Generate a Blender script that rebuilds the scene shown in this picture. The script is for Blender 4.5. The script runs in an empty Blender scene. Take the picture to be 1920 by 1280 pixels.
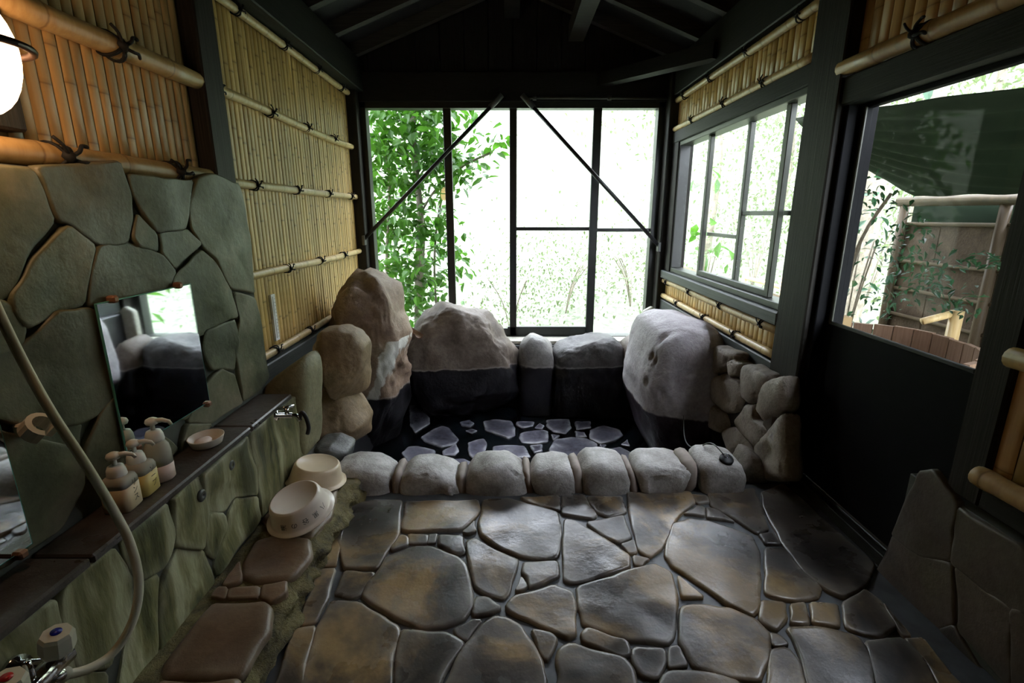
import bpy, bmesh, math, random
from mathutils import Vector, Matrix, noise
R = math.radians
scene = bpy.context.scene
col = scene.collection
random.seed(7)

# ------------------------------------------------------------------ camera
cam_d = bpy.data.cameras.new('camera')
cam = bpy.data.objects.new('camera', cam_d)
col.objects.link(cam)
cam_d.sensor_width = 36.0
cam_d.lens = 36.0 * 930.0 / 1920.0
cam_d.clip_start = 0.02
cam_d.clip_end = 200
cam.location = (0, 0, 1.22)
cam.rotation_euler = (R(90) - math.atan(238 / 930.0), 0, 0)
scene.camera = cam

# ------------------------------------------------------------------ sky, exposure
world = bpy.data.worlds.new('sky')
scene.world = world
world.use_nodes = True
bg = world.node_tree.nodes['Background']
bg.inputs[0].default_value = (0.88, 0.95, 1.06, 1)
bg.inputs[1].default_value = 17.0
vs = scene.view_settings
vs.view_transform = 'Standard'
vs.look = 'None'
vs.gamma = 1
vs.exposure = 0.0
vs.use_curve_mapping = False
scene.cycles.max_bounces = 7
scene.cycles.diffuse_bounces = 3
scene.cycles.glossy_bounces = 3
scene.cycles.transparent_max_bounces = 12

# ------------------------------------------------------------------ material helpers
class NT:
    def __init__(self, name):
        self.m = bpy.data.materials.new(name)
        self.m.use_nodes = True
        self.t = self.m.node_tree
        self.b = self.t.nodes['Principled BSDF']
        self.out = self.t.nodes['Material Output']
    def n(self, kind, **kw):
        nd = self.t.nodes.new(kind)
        for a, v in kw.items():
            if a.startswith('i_'):
                nd.inputs[a[2:].replace('_', ' ')].default_value = v
            else:
                setattr(nd, a, v)
        return nd
    def l(self, a, b):
        self.t.links.new(a, b)
    def noise(self, scale, detail=4, rough=.55, coord=None, stretch=None, dist=0):
        nz = self.n('ShaderNodeTexNoise')
        nz.inputs['Scale'].default_value = scale
        nz.inputs['Detail'].default_value = detail
        nz.inputs['Roughness'].default_value = rough
        nz.inputs['Distortion'].default_value = dist
        c = coord or self.pos()
        if stretch:
            mp = self.n('ShaderNodeMapping')
            mp.inputs['Scale'].default_value = stretch
            self.l(c, mp.inputs[0]); c = mp.outputs[0]
        self.l(c, nz.inputs['Vector'])
        return nz.outputs['Fac']
    def pos(self):
        if not hasattr(self, 'g'):
            self.g = self.n('ShaderNodeNewGeometry')
        return self.g.outputs['Position']
    def objco(self):
        if not hasattr(self, 'tc'):
            self.tc = self.n('ShaderNodeTexCoord')
        return self.tc.outputs['Object']
    def rand(self):
        if not hasattr(self, 'oi'):
            self.oi = self.n('ShaderNodeObjectInfo')
        return self.oi.outputs['Random']
    def attr(self, name):
        a = self.n('ShaderNodeAttribute'); a.attribute_name = name
        return a.outputs['Fac']
    def ramp(self, fac, stops):
        r = self.n('ShaderNodeValToRGB')
        e = r.color_ramp.elements
        while len(e) < len(stops): e.new(.5)
        for el, (p, c) in zip(e, stops):
            el.position = p
            el.color = (c, c, c, 1) if isinstance(c, (int, float)) else (*c, 1)
        self.l(fac, r.inputs[0])
        return r.outputs[0]
    def mix(self, fac, a, b, mode='MIX'):
        m = self.n('ShaderNodeMix'); m.data_type = 'RGBA'; m.blend_type = mode
        for s, v in ((0, fac), (6, a), (7, b)):
            if isinstance(v, (int, float)): m.inputs[s].default_value = v if s == 0 else (v, v, v, 1)
            elif isinstance(v, tuple): m.inputs[s].default_value = (*v, 1)
            else: self.l(v, m.inputs[s])
        return m.outputs[2]
    def math(self, op, a, b=0.0):
        m = self.n('ShaderNodeMath'); m.operation = op
        for s, v in ((0, a), (1, b)):
            if isinstance(v, (int, float)): m.inputs[s].default_value = v
            else: self.l(v, m.inputs[s])
        return m.outputs[0]
    def bump(self, h, strength=.3, dist=.02):
        b = self.n('ShaderNodeBump')
        b.inputs['Strength'].default_value = strength
        b.inputs['Distance'].default_value = dist
        self.l(h, b.inputs['Height']); self.l(b.outputs[0], self.b.inputs['Normal'])
    def set(self, base=None, rough=None, **kw):
        for key, v in (('Base Color', base), ('Roughness', rough)):
            if v is None: continue
            if isinstance(v, tuple): self.b.inputs[key].default_value = (*v, 1)
            elif isinstance(v, (int, float)): self.b.inputs[key].default_value = v
            else: self.l(v, self.b.inputs[key])
        for a, v in kw.items():
            self.b.inputs[a.replace('_', ' ')].default_value = v
        return self.m

def plain(name, c, rough=.5, var=.12, **kw):
    t = NT(name)
    f = t.noise(14, 3)
    lo = tuple(x * (1 - var) for x in c); hi = tuple(min(1, x * (1 + var)) for x in c)
    return t.set(t.ramp(f, [(.3, lo), (.7, hi)]), rough, **kw)

def flag_mat(name, dark, mid, tan, edge, rough=(.22, .5), tone=.35, spec=.5, edgeamt=.55, streak=None, scale=1.0, bump=.4, stops=(.36, .64)):
    """split stone: two-tone blotches, fine grain, worn paler rim"""
    t = NT(name)
    big = t.noise(2.6 * scale, 5, .6, dist=.6, stretch=streak)
    fine = t.noise(38 * scale, 5, .65, stretch=streak)
    c = t.ramp(big, [(stops[0], dark), (.5, mid), (stops[1], tan)])
    c = t.mix(.45, c, t.ramp(fine, [(.25, .45), (.75, 1.25)]), 'MULTIPLY')
    tn = t.ramp(t.rand(), [(0, 1 - tone), (1, 1 + tone)])
    c = t.mix(1.0, c, tn, 'MULTIPLY')
    e = t.math('MULTIPLY', t.attr('edge'), t.ramp(t.noise(9, 4), [(.35, 0), (.65, 1)]))
    c = t.mix(t.math('MULTIPLY', e, edgeamt), c, edge)
    t.bump(t.mix(.5, big, fine), bump, .010)
    rg = t.ramp(t.noise(5, 4), [(.3, rough[0]), (.7, rough[1])])
    return t.set(c, rg, **{'Specular_IOR_Level': spec})

def rock_mat(name, dark, mid, light, line=None, wet=(.012, .011, .013), scale=1.0, patch=None, rough=.6, streak=False, bump=.6, bdist=.02, spec=.4):
    """boulder; with a tide line at height `line` the stone below is stained black and wet"""
    t = NT(name)
    big = t.noise(4 * scale, 6, .6, dist=.4)
    fine = t.noise(40 * scale, 5, .7)
    c = t.ramp(big, [(.3, dark), (.5, mid), (.7, light)])
    c = t.mix(.5, c, t.ramp(fine, [(.25, .4), (.75, 1.3)]), 'MULTIPLY')
    if patch:
        pc, ps, lo = patch
        pm = t.ramp(t.noise(ps, 5, .6, stretch=(1, 1, .5)), [(lo, 0), (lo + .03, 1)])
        if streak:   # limescale run down the face towards the water
            sp = t.n('ShaderNodeSeparateXYZ'); t.l(t.pos(), sp.inputs[0])
            wob = t.math('MULTIPLY', t.math('SUBTRACT', t.noise(7, 4), .5), .16)
            ctr = t.math('ADD', t.math('MULTIPLY', sp.outputs[2], .46), -.958)
            dist = t.math('ABSOLUTE', t.math('ADD', t.math('SUBTRACT', sp.outputs[0], ctr), wob))
            inz = t.math('LESS_THAN', sp.outputs[2], .40)
            pm = t.math('MULTIPLY', t.ramp(dist, [(.038, 1), (.05, 0)]), inz)
        c = t.mix(pm, c, pc)
    if line is not None:
        sep = t.n('ShaderNodeSeparateXYZ'); t.l(t.pos(), sep.inputs[0])
        z = t.math('ADD', sep.outputs[2], t.math('MULTIPLY', t.math('SUBTRACT', t.noise(5, 3), .5), .09))
        d = t.math('SUBTRACT', z, line)
        above = t.ramp(t.math('ADD', t.math('MULTIPLY', d, 20.0), .5), [(.35, 0), (.6, 1)])
        rim = t.ramp(t.math('ADD', t.math('MULTIPLY', d, 14.0), .5), [(.44, 0), (.55, 1), (.72, 0)])
        c = t.mix(t.math('MULTIPLY', rim, .35), c, (.42, .40, .38))
        lowc = t.ramp(big, [(.3, tuple(x * .5 for x in wet)), (.7, tuple(x * 1.8 for x in wet))])
        c = t.mix(above, lowc, c)
        rg = t.ramp(above, [(0, .28), (1, rough)])
    else:
        rg = rough
    t.bump(t.mix(.4, big, fine), bump, bdist)
    return t.set(c, rg, Specular_IOR_Level=spec)

def wood_mat(name, a, b, rough=.6, grain=(3, 3, 40), spec=.3):
    t = NT(name)
    # grain runs along the longest object axis that has the small stretch value
    g = t.noise(5, 6, .6, coord=t.objco(), stretch=grain, dist=.3)
    c = t.ramp(g, [(.3, a), (.7, b)])
    t.bump(g, .3, .004)
    return t.set(c, rough, **{'Specular_IOR_Level': spec})

def bamboo_mat(name, a, b, c3, node, spec=.45):
    t = NT(name)
    g = t.noise(9, 5, .6, coord=t.pos(), stretch=(6, 6, .35))
    c = t.ramp(g, [(.3, a), (.55, b), (.75, c3)])
    tn = t.ramp(t.rand(), [(0, (.72, .70, .66)), (.5, (.95, .95, .92)), (1, (1.08, 1.06, 1.0))])
    c = t.mix(1.0, c, tn, 'MULTIPLY')
    c = t.mix(t.math('MULTIPLY', t.attr('edge'), .75), c, node)
    return t.set(c, t.ramp(g, [(.3, .3), (.7, .45)]), **{'Specular_IOR_Level': spec})

def leaf_mat(name, a, b, trans=.45):
    t = NT(name)
    c = t.ramp(t.noise(6, 3), [(.3, a), (.7, b)])
    t.set(c, .4)
    tr = t.n('ShaderNodeBsdfTranslucent'); t.l(c, tr.inputs[0])
    mx = t.n('ShaderNodeMixShader'); mx.inputs[0].default_value = trans
    t.l(t.b.outputs[0], mx.inputs[1]); t.l(tr.outputs[0], mx.inputs[2]); t.l(mx.outputs[0], t.out.inputs[0])
    return t.m

def glass_mat(name, haze=0.03, tint=(1, 1, 1), refl=1.0, r0=.025, r1=.3):
    t = NT(name)
    tp = t.n('ShaderNodeBsdfTransparent'); tp.inputs[0].default_value = (*tint, 1)
    gl = t.n('ShaderNodeBsdfGlossy'); gl.inputs['Roughness'].default_value = .0
    lw = t.n('ShaderNodeLayerWeight'); lw.inputs[0].default_value = .5
    fr = t.math('ADD', r0, t.math('MULTIPLY', t.math('POWER', lw.outputs['Facing'], 5.0), r1))
    df = t.n('ShaderNodeBsdfDiffuse'); df.inputs[0].default_value = (.8, .85, .8, 1)
    m1 = t.n('ShaderNodeMixShader'); t.l(t.math('MULTIPLY', fr, refl), m1.inputs[0])
    t.l(tp.outputs[0], m1.inputs[1]); t.l(gl.outputs[0], m1.inputs[2])
    m2 = t.n('ShaderNodeMixShader')
    t.l(t.ramp(t.noise(3, 5), [(.3, haze * .3), (.8, haze * 1.6)]), m2.inputs[0])
    t.l(m1.outputs[0], m2.inputs[1]); t.l(df.outputs[0], m2.inputs[2]); t.l(m2.outputs[0], t.out.inputs[0])
    return t.m

M = {}
M['floor'] = flag_mat('floor_stone', (.030, .026, .023), (.080, .063, .046), (.27, .185, .088), (.30, .275, .235), rough=(.17, .42), bump=.25, scale=.85, stops=(.40, .60), spec=.4)
M['mortar'] = plain('mortar', (.060, .066, .070), .45, .4)
M['wall_stone'] = flag_mat('wall_stone', (.064, .072, .036), (.125, .126, .068), (.20, .175, .11), (.16, .15, .11), rough=(.4, .65), tone=.3, edgeamt=.3)
M['wall_mortar'] = plain('wall_mortar', (.075, .082, .066), .7, .3)
M['low_stone'] = flag_mat('low_stone', (.070, .075, .030), (.195, .185, .078), (.44, .43, .26), (.42, .41, .31), rough=(.35, .6), tone=.2, streak=(2.6, 2.6, .5), edgeamt=.5, stops=(.40, .62), spec=.3, scale=1.3)
M['bench_stone'] = flag_mat('bench_stone', (.090, .048, .024), (.145, .082, .042), (.19, .115, .06), (.26, .23, .16), rough=(.35, .55), tone=.2, edgeamt=.4)
M['bench_side'] = rock_mat('bench_side', (.07, .055, .02), (.25, .20, .07), (.42, .36, .15), scale=3.5, bump=1.0, bdist=.05)
M['ledge_top'] = flag_mat('ledge_top', (.045, .036, .031), (.062, .050, .042), (.082, .066, .054), (.12, .11, .095), rough=(.25, .45), tone=.1)
M['tub_stone'] = flag_mat('tub_stone', (.060, .058, .072), (.085, .082, .105), (.12, .115, .14), (.40, .40, .42), rough=(.08, .22), tone=.3, edgeamt=.9)
M['tub_dark'] = plain('tub_dark', (.012, .012, .013), .4, .5)
M['curb'] = rock_mat('curb_rock', (.24, .22, .19), (.42, .40, .37), (.60, .59, .57), scale=2.2)
M['curb_joint'] = plain('curb_joint', (.26, .215, .18), .7, .2)
M['rubble'] = rock_mat('rubble_rock', (.15, .12, .09), (.26, .22, .175), (.36, .31, .25), scale=2)
M['dado'] = flag_mat('dado_stone', (.05, .043, .035), (.085, .062, .045), (.10, .085, .055), (.10, .09, .07), rough=(.45, .6), tone=.3)
M['rock_tall'] = rock_mat('rock_tall', (.14, .085, .055), (.26, .18, .12), (.34, .27, .19), .02, scale=1.2, patch=((.55, .54, .48), 3.2, .575), streak=True)
M['rock_tan'] = rock_mat('rock_tan', (.13, .085, .042), (.22, .15, .078), (.28, .20, .11))
M['rock_brown'] = rock_mat('rock_brown', (.075, .056, .042), (.14, .108, .082), (.21, .17, .135), .0)
M['rock_grey'] = rock_mat('rock_grey', (.10, .095, .09), (.18, .17, .155), (.26, .245, .22), .0)
M['rock_dark'] = rock_mat('rock_dark', (.05, .047, .045), (.085, .08, .076), (.13, .12, .11), .0)
M['rock_pale'] = rock_mat('rock_pale', (.26, .23, .235), (.38, .35, .36), (.47, .44, .45), .03, wet=(.024, .017, .022))
M['rock_slab'] = rock_mat('rock_slab', (.34, .33, .27), (.45, .44, .36), (.52, .5, .43))
M['rock_low'] = rock_mat('rock_low', (.15, .14, .075), (.22, .20, .11), (.27, .25, .15), scale=.8)
M['pebble'] = rock_mat('pebble', (.05, .05, .045), (.10, .10, .09), (.2, .19, .16), rough=.35)
M['timber'] = wood_mat('timber', (.010, .010, .010), (.022, .021, .020), .55, spec=.15)
M['timber_y'] = wood_mat('timber_along', (.012, .013, .011), (.026, .026, .022), .55, grain=(30, .8, 30), spec=.15)
M['timber_z'] = wood_mat('timber_upright', (.012, .012, .010), (.034, .030, .025), .55, grain=(30, 30, .8), spec=.15)
M['timber_sill'] = wood_mat('sill_timber', (.035, .04, .037), (.075, .082, .076), .5, grain=(30, .8, 30))
M['rafter'] = wood_mat('rafter', (.03, .03, .03), (.07, .066, .062), .6, grain=(.8, 30, 30))
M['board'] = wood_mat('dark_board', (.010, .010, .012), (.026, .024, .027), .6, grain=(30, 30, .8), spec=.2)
M['door'] = plain('door_panel', (.004, .004, .005), .6, .2, Specular_IOR_Level=.08)
M['alu'] = plain('dark_aluminium', (.016, .018, .015), .4, .2)
M['alu_green'] = plain('bronze_aluminium', (.030, .033, .024), .42, .15, Metallic=.3)
M['rod'] = plain('painted_rod', (.02, .02, .022), .35, .2)
M['bamboo'] = bamboo_mat('bamboo', (.54, .355, .125), (.69, .48, .185), (.77, .57, .26), (.13, .07, .025))
M['bamboo_rail'] = bamboo_mat('bamboo_rail', (.55, .38, .17), (.66, .50, .25), (.74, .60, .36), (.16, .09, .035))
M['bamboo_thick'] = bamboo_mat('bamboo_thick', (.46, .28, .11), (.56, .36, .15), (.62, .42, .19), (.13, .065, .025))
M['back_board'] = plain('screen_backing', (.20, .13, .055), .8)
M['rope'] = plain('rope', (.005, .005, .005), .8, .3)
M['glass'] = glass_mat('glass', .002)
M['glass_dusty'] = glass_mat('dusty_glass', .006, r0=.012, r1=.2)
M['glass_door'] = glass_mat('door_glass', .001, r0=.006, r1=.15)
M['cream'] = plain('cream_plastic', (.62, .50, .34), .3, .05, Subsurface_Weight=0.0)
M['cream2'] = plain('pale_plastic', (.70, .62, .52), .28, .04)
M['white'] = plain('white_plastic', (.80, .77, .70), .35, .05)
M['strip_white'] = plain('strip_white', (.85, .85, .82), .4, .03)
M['print'] = plain('black_print', (.02, .025, .02), .6)
M['chrome'] = plain('chrome', (.62, .62, .62), .12, .05, Metallic=1.0)
M['brass_clip'] = plain('rusty_clip', (.30, .15, .09), .45, .3, Metallic=.4)
M['hose'] = plain('hose_vinyl', (.62, .58, .43), .4, .06)
M['knob'] = plain('knob_plastic', (.60, .58, .46), .35, .05)
M['blue'] = plain('blue_cap', (.01, .015, .30), .3)
M['red'] = plain('red_cap', (.45, .01, .01), .3)
M['rubber'] = plain('black_rubber', (.012, .013, .015), .5)
M['conduit'] = plain('conduit', (.07, .075, .07), .35)
M['mirror'] = NT('mirror').set((.82, .88, .88), .03, Metallic=1.0)
M['mirror_edge'] = plain('glass_edge', (.12, .38, .33), .2)
M['soap'] = plain('soap', (.80, .68, .62), .5, .05)
t = NT('amber_soap_bottle')
M['bottle_amber'] = t.set((.62, .46, .14), .35)
M['bottle_milk'] = plain('milky_bottle', (.62, .48, .30), .35, .06)
t = NT('clear_bottle'); M['bottle_clear'] = t.set((.72, .68, .58), .15, Transmission_Weight=.45, IOR=1.2)
M['bottle_pink'] = plain('pink_lotion', (.66, .50, .42), .4, .05)
t = NT('lamp_globe'); t.set((1, .85, .7), .4)
t.b.inputs['Emission Color'].default_value = (1.0, .60, .32, 1); t.b.inputs['Emission Strength'].default_value = 16
M['globe'] = t.m
M['lamp_metal'] = plain('lamp_metal', (.06, .035, .025), .35, .2, Metallic=.6)
t = NT('shallow_water'); M['water'] = t.set((.004, .005, .006), .03, Specular_IOR_Level=.55, Alpha=.8)
M['leaf'] = leaf_mat('leaf_green', (.026, .098, .006), (.072, .20, .016), .5)
M['leaf_dark'] = leaf_mat('leaf_dark', (.012, .050, .022), (.03, .09, .035), .35)
M['leaf_pale'] = leaf_mat('leaf_pale', (.085, .125, .045), (.16, .205, .095), .5)
M['bark'] = rock_mat('bark', (.12, .10, .07), (.22, .19, .14), (.32, .28, .2), scale=4)
M['grass'] = plain('hill_grass', (.15, .175, .115), .9, .4)
t = NT('tarp')
M['tarp'] = t.set(t.ramp(t.noise(4, 4), [(.3, (.012, .021, .013)), (.7, (.022, .036, .022))]), .7, Specular_IOR_Level=.06)
_tr = t.n('ShaderNodeBsdfTranslucent'); _tr.inputs[0].default_value = (.06, .11, .065, 1)
_mx = t.n('ShaderNodeMixShader'); _mx.inputs[0].default_value = .12
t.l(t.b.outputs[0], _mx.inputs[1]); t.l(_tr.outputs[0], _mx.inputs[2]); t.l(_mx.outputs[0], t.out.inputs[0])
M['bark_panel'] = rock_mat('cedar_bark_panel', (.040, .029, .019), (.070, .052, .036), (.105, .078, .055), scale=1.5, spec=.05)
M['fence_bamboo'] = bamboo_mat('old_bamboo', (.05, .037, .025), (.075, .057, .038), (.10, .077, .05), (.025, .02, .012), .08)
M['cedar'] = wood_mat('cedar_stave', (.13, .075, .045), (.21, .135, .09), .6, grain=(20, 20, .8))
M['concrete'] = plain('concrete', (.13, .13, .12), .8, .2)

# ------------------------------------------------------------------ mesh helpers
def mesh_obj(name, verts, faces, mat, parent=None, smooth=False, edge=None, loc=None):
    me = bpy.data.meshes.new(name)
    if loc is not None:
        verts = [(v[0] - loc[0], v[1] - loc[1], v[2] - loc[2]) for v in verts]
    me.from_pydata([tuple(v) for v in verts], [], faces)
    if edge is not None:
        at = me.attributes.new('edge', 'FLOAT', 'POINT')
        at.data.foreach_set('value', edge)
    me.materials.append(M[mat] if isinstance(mat, str) else mat)
    if smooth:
        me.polygons.foreach_set('use_smooth', [True] * len(me.polygons))
    me.update()
    o = bpy.data.objects.new(name, me)
    if loc is not None: o.location = loc
    col.objects.link(o)
    if parent: o.parent = parent
    return o

def thing(name, label, cat, loc=(0, 0, 0), group=None, kind=None):
    o = bpy.data.objects.new(name, None); col.objects.link(o)
    o.empty_display_size = .05
    o.location = loc
    return tag(o, label, cat, group, kind)

def tag(o, label=None, cat=None, group=None, kind=None):
    if label: o['label'] = label
    if cat: o['category'] = cat
    if group: o['group'] = group
    if kind: o['kind'] = kind
    return o

def child(o, parent):
    """attach an object that was built in world coordinates"""
    o.parent = parent
    o.matrix_parent_inverse = Matrix.Translation(parent.location).inverted()
    return o

class MB:
    def __init__(self): self.v = []; self.f = []; self.e = []
    def add(self, v, f, e=0.0):
        k = len(self.v); self.v += [tuple(a) for a in v]; self.f += [tuple(i + k for i in q) for q in f]
        self.e += list(e) if hasattr(e, '__len__') else [e] * len(v)
        return self
    def box(self, a, b, bev=.004):
        (x0, y0, z0), (x1, y1, z1) = [tuple(map(min, a, b)), tuple(map(max, a, b))]
        bev = min(bev, .3 * min(x1 - x0, y1 - y0, z1 - z0))
        bm = bmesh.new(); bmesh.ops.create_cube(bm, size=1)
        for v in bm.verts:
            v.co = Vector(((x0 + x1) / 2 + v.co.x * (x1 - x0), (y0 + y1) / 2 + v.co.y * (y1 - y0), (z0 + z1) / 2 + v.co.z * (z1 - z0)))
        if bev > 0: bmesh.ops.bevel(bm, geom=bm.edges[:], offset=bev, segments=1, affect='EDGES')
        bm.verts.index_update()
        self.add([v.co[:] for v in bm.verts], [[v.index for v in f.verts] for f in bm.faces]); bm.free()
        return self
    def tube(self, pts, r, seg=10, cap=True, edge=0.0):
        pts = [Vector(p) for p in pts]; n = len(pts)
        rr = r if hasattr(r, '__len__') else [r] * n
        ee = edge if hasattr(edge, '__len__') else [edge] * n
        up = None; vs_, es_ = [], []
        for i, p in enumerate(pts):
            d = (pts[min(i + 1, n - 1)] - pts[max(i - 1, 0)]).normalized()
            if up is None: up = d.orthogonal().normalized()
            a = (up - d * up.dot(d)).normalized(); up = a; b = d.cross(a)
            for k in range(seg):
                th = 2 * math.pi * k / seg
                vs_.append(p + (a * math.cos(th) + b * math.sin(th)) * rr[i]); es_.append(ee[i])
        fs = [(i * seg + k, i * seg + (k + 1) % seg, (i + 1) * seg + (k + 1) % seg, (i + 1) * seg + k) for i in range(n - 1) for k in range(seg)]
        if cap: fs += [tuple(range(seg))[::-1], tuple((n - 1) * seg + k for k in range(seg))]
        return self.add(vs_, fs, es_)
    def lathe(self, prof, seg=32, mat=None, sq=None):
        """profile (r,z) about z; mat: Matrix"""
        vs_ = []
        for r, z in prof:
            for k in range(seg):
                th = 2 * math.pi * k / seg
                c, s = math.cos(th), math.sin(th)
                if sq:
                    m_ = (abs(c) ** sq + abs(s) ** sq) ** (-1 / sq); c, s = c * m_, s * m_
                p = Vector((r * c, r * s, z))
                vs_.append(mat @ p if mat else p)
        n = len(prof)
        fs = [(i * seg + k, i * seg + (k + 1) % seg, (i + 1) * seg + (k + 1) % seg, (i + 1) * seg + k) for i in range(n - 1) for k in range(seg)]
        if prof[0][0] > 1e-6 and prof[0][0] < 1: fs.append(tuple(range(seg))[::-1])
        if prof[-1][0] > 1e-6: fs.append(tuple((n - 1) * seg + k for k in range(seg)))
        return self.add(vs_, fs)
    def build(self, name, mat, parent=None, smooth=False, loc=None, at_center=True):
        if loc is None and at_center and parent is None:
            n = len(self.v); mn = [min(v[i] for v in self.v) for i in range(3)]; mx = [max(v[i] for v in self.v) for i in range(3)]
            loc = ((mn[0] + mx[0]) / 2, (mn[1] + mx[1]) / 2, mn[2])
        o = mesh_obj(name, self.v, self.f, mat, None, smooth, self.e, loc)
        if parent: child(o, parent)
        return o

def box(name, a, b, mat, parent=None, bev=.004):
    return MB().box(a, b, bev).build(name, mat, parent, loc=tuple((x + y) / 2 for x, y in zip(a, b)))

def smooth_path(pts, n=6):
    pts = [Vector(p) for p in pts]; out = []
    for i in range(len(pts) - 1):
        p0, p1, p2, p3 = pts[max(i - 1, 0)], pts[i], pts[i + 1], pts[min(i + 2, len(pts) - 1)]
        for k in range(n):
            t_ = k / n
            out.append(.5 * ((2 * p1) + (p2 - p0) * t_ + (2 * p0 - 5 * p1 + 4 * p2 - p3) * t_ ** 2 + (3 * p1 - p0 - 3 * p2 + p3) * t_ ** 3))
    return out + [pts[-1]]

def area2(p): return sum(p[i][0] * p[(i + 1) % len(p)][1] - p[(i + 1) % len(p)][0] * p[i][1] for i in range(len(p))) / 2

def chaikin(p, a=.22):
    out = []
    for i in range(len(p)):
        q, r = p[i], p[(i + 1) % len(p)]
        out += [(q[0] + (r[0] - q[0]) * a, q[1] + (r[1] - q[1]) * a), (q[0] + (r[0] - q[0]) * (1 - a), q[1] + (r[1] - q[1]) * (1 - a))]
    return out

def inset(p, d):
    n = len(p); out = []
    for i in range(n):
        a, b, c = Vector(p[i - 1]), Vector(p[i]), Vector(p[(i + 1) % n])
        e1 = (b - a); e2 = (c - b)
        n1 = Vector((-e1.y, e1.x)); n2 = Vector((-e2.y, e2.x))
        m = (n1.normalized() + n2.normalized())
        if m.length < 1e-6: m = n1
        m.normalize(); out.append((b.x + m.x * d, b.y + m.y * d))
    return out

def slab(name, poly, frame, top, depth, mat, parent, bev=.008, rough=.0025, seed=0, grow=.007):
    """split stone: polygon in the plane (o,u,v), rising `top` along n, sunk `depth`"""
    o_, u, v, n = frame
    if area2(poly) < 0: poly = poly[::-1]
    poly = inset(poly, -grow)
    size = math.sqrt(abs(area2(poly)))
    bev = min(bev, size * .08)
    rnd = random.Random(seed)
    # break long edges so that they wander a little
    q = []
    for i in range(len(poly)):
        a, b = poly[i], poly[(i + 1) % len(poly)]
        L = math.dist(a, b); q.append(a)
        k = int(L / .055)
        for j in range(1, k + 1):
            f = j / (k + 1); w = (rnd.random() - .5) * .008
            q.append((a[0] + (b[0] - a[0]) * f - (b[1] - a[1]) / L * w, a[1] + (b[1] - a[1]) * f + (b[0] - a[0]) / L * w))
    p = chaikin(q, .2)
    cx = sum(a[0] for a in p) / len(p); cy = sum(a[1] for a in p) / len(p)
    def pull(d):
        out = []
        for x, y in p:
            L = math.hypot(cx - x, cy - y) or 1e-6
            f = min(d / L, .35); out.append((x + (cx - x) * f, y + (cy - y) * f))
        return out
    rings = [(p, -depth, 1), (p, top - bev * .9, 1), (pull(bev * .5), top - bev * .3, .95), (pull(bev * 1.2), top, .85), (pull(bev * 2.2), top, .65)]
    p3 = rings[4][0]
    for f_, e_ in ((.84, .2), (.5, 0)):
        rings.append(([(cx + (x - cx) * f_, cy + (y - cy) * f_) for x, y in p3], top, e_))
    vs_, es_ = [], []
    c0 = o_ + u * cx + v * cy
    for pl, h, e in rings:
        for x, y in pl:
            z = h
            if e < 1: z += rough * (noise.noise(Vector((x * 9, y * 9, seed * .37))) * 2)
            vs_.append(o_ + u * x + v * y + n * z); es_.append(e)
    k = len(p)
    vs_.append(c0 + n * (top + rough * noise.noise(Vector((cx * 9, cy * 9, seed * .37))) * 2)); es_.append(0)
    fs = [(r * k + i, r * k + (i + 1) % k, (r + 1) * k + (i + 1) % k, (r + 1) * k + i) for r in range(len(rings) - 1) for i in range(k)]
    fs += [((len(rings) - 1) * k + i, (len(rings) - 1) * k + (i + 1) % k, len(vs_) - 1) for i in range(k)]
    ob = mesh_obj(name, vs_, fs, mat, None, True, es_, tuple(c0))
    if parent: child(ob, parent)
    return ob

XY = lambda z: (Vector((0, 0, z)), Vector((1, 0, 0)), Vector((0, 1, 0)), Vector((0, 0, 1)))
def YZ(x, s):   # vertical plane at x, facing s*X
    return (Vector((x, 0, 0)), Vector((0, 1, 0)), Vector((0, 0, 1)), Vector((s, 0, 0)))

_ico = {}
def ico(sub):
    if sub not in _ico:
        bm = bmesh.new(); bmesh.ops.create_icosphere(bm, subdivisions=sub, radius=1)
        bm.verts.index_update()
        _ico[sub] = ([v.co.copy() for v in bm.verts], [tuple(v.index for v in f.verts) for f in bm.faces]); bm.free()
    return _ico[sub]

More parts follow.
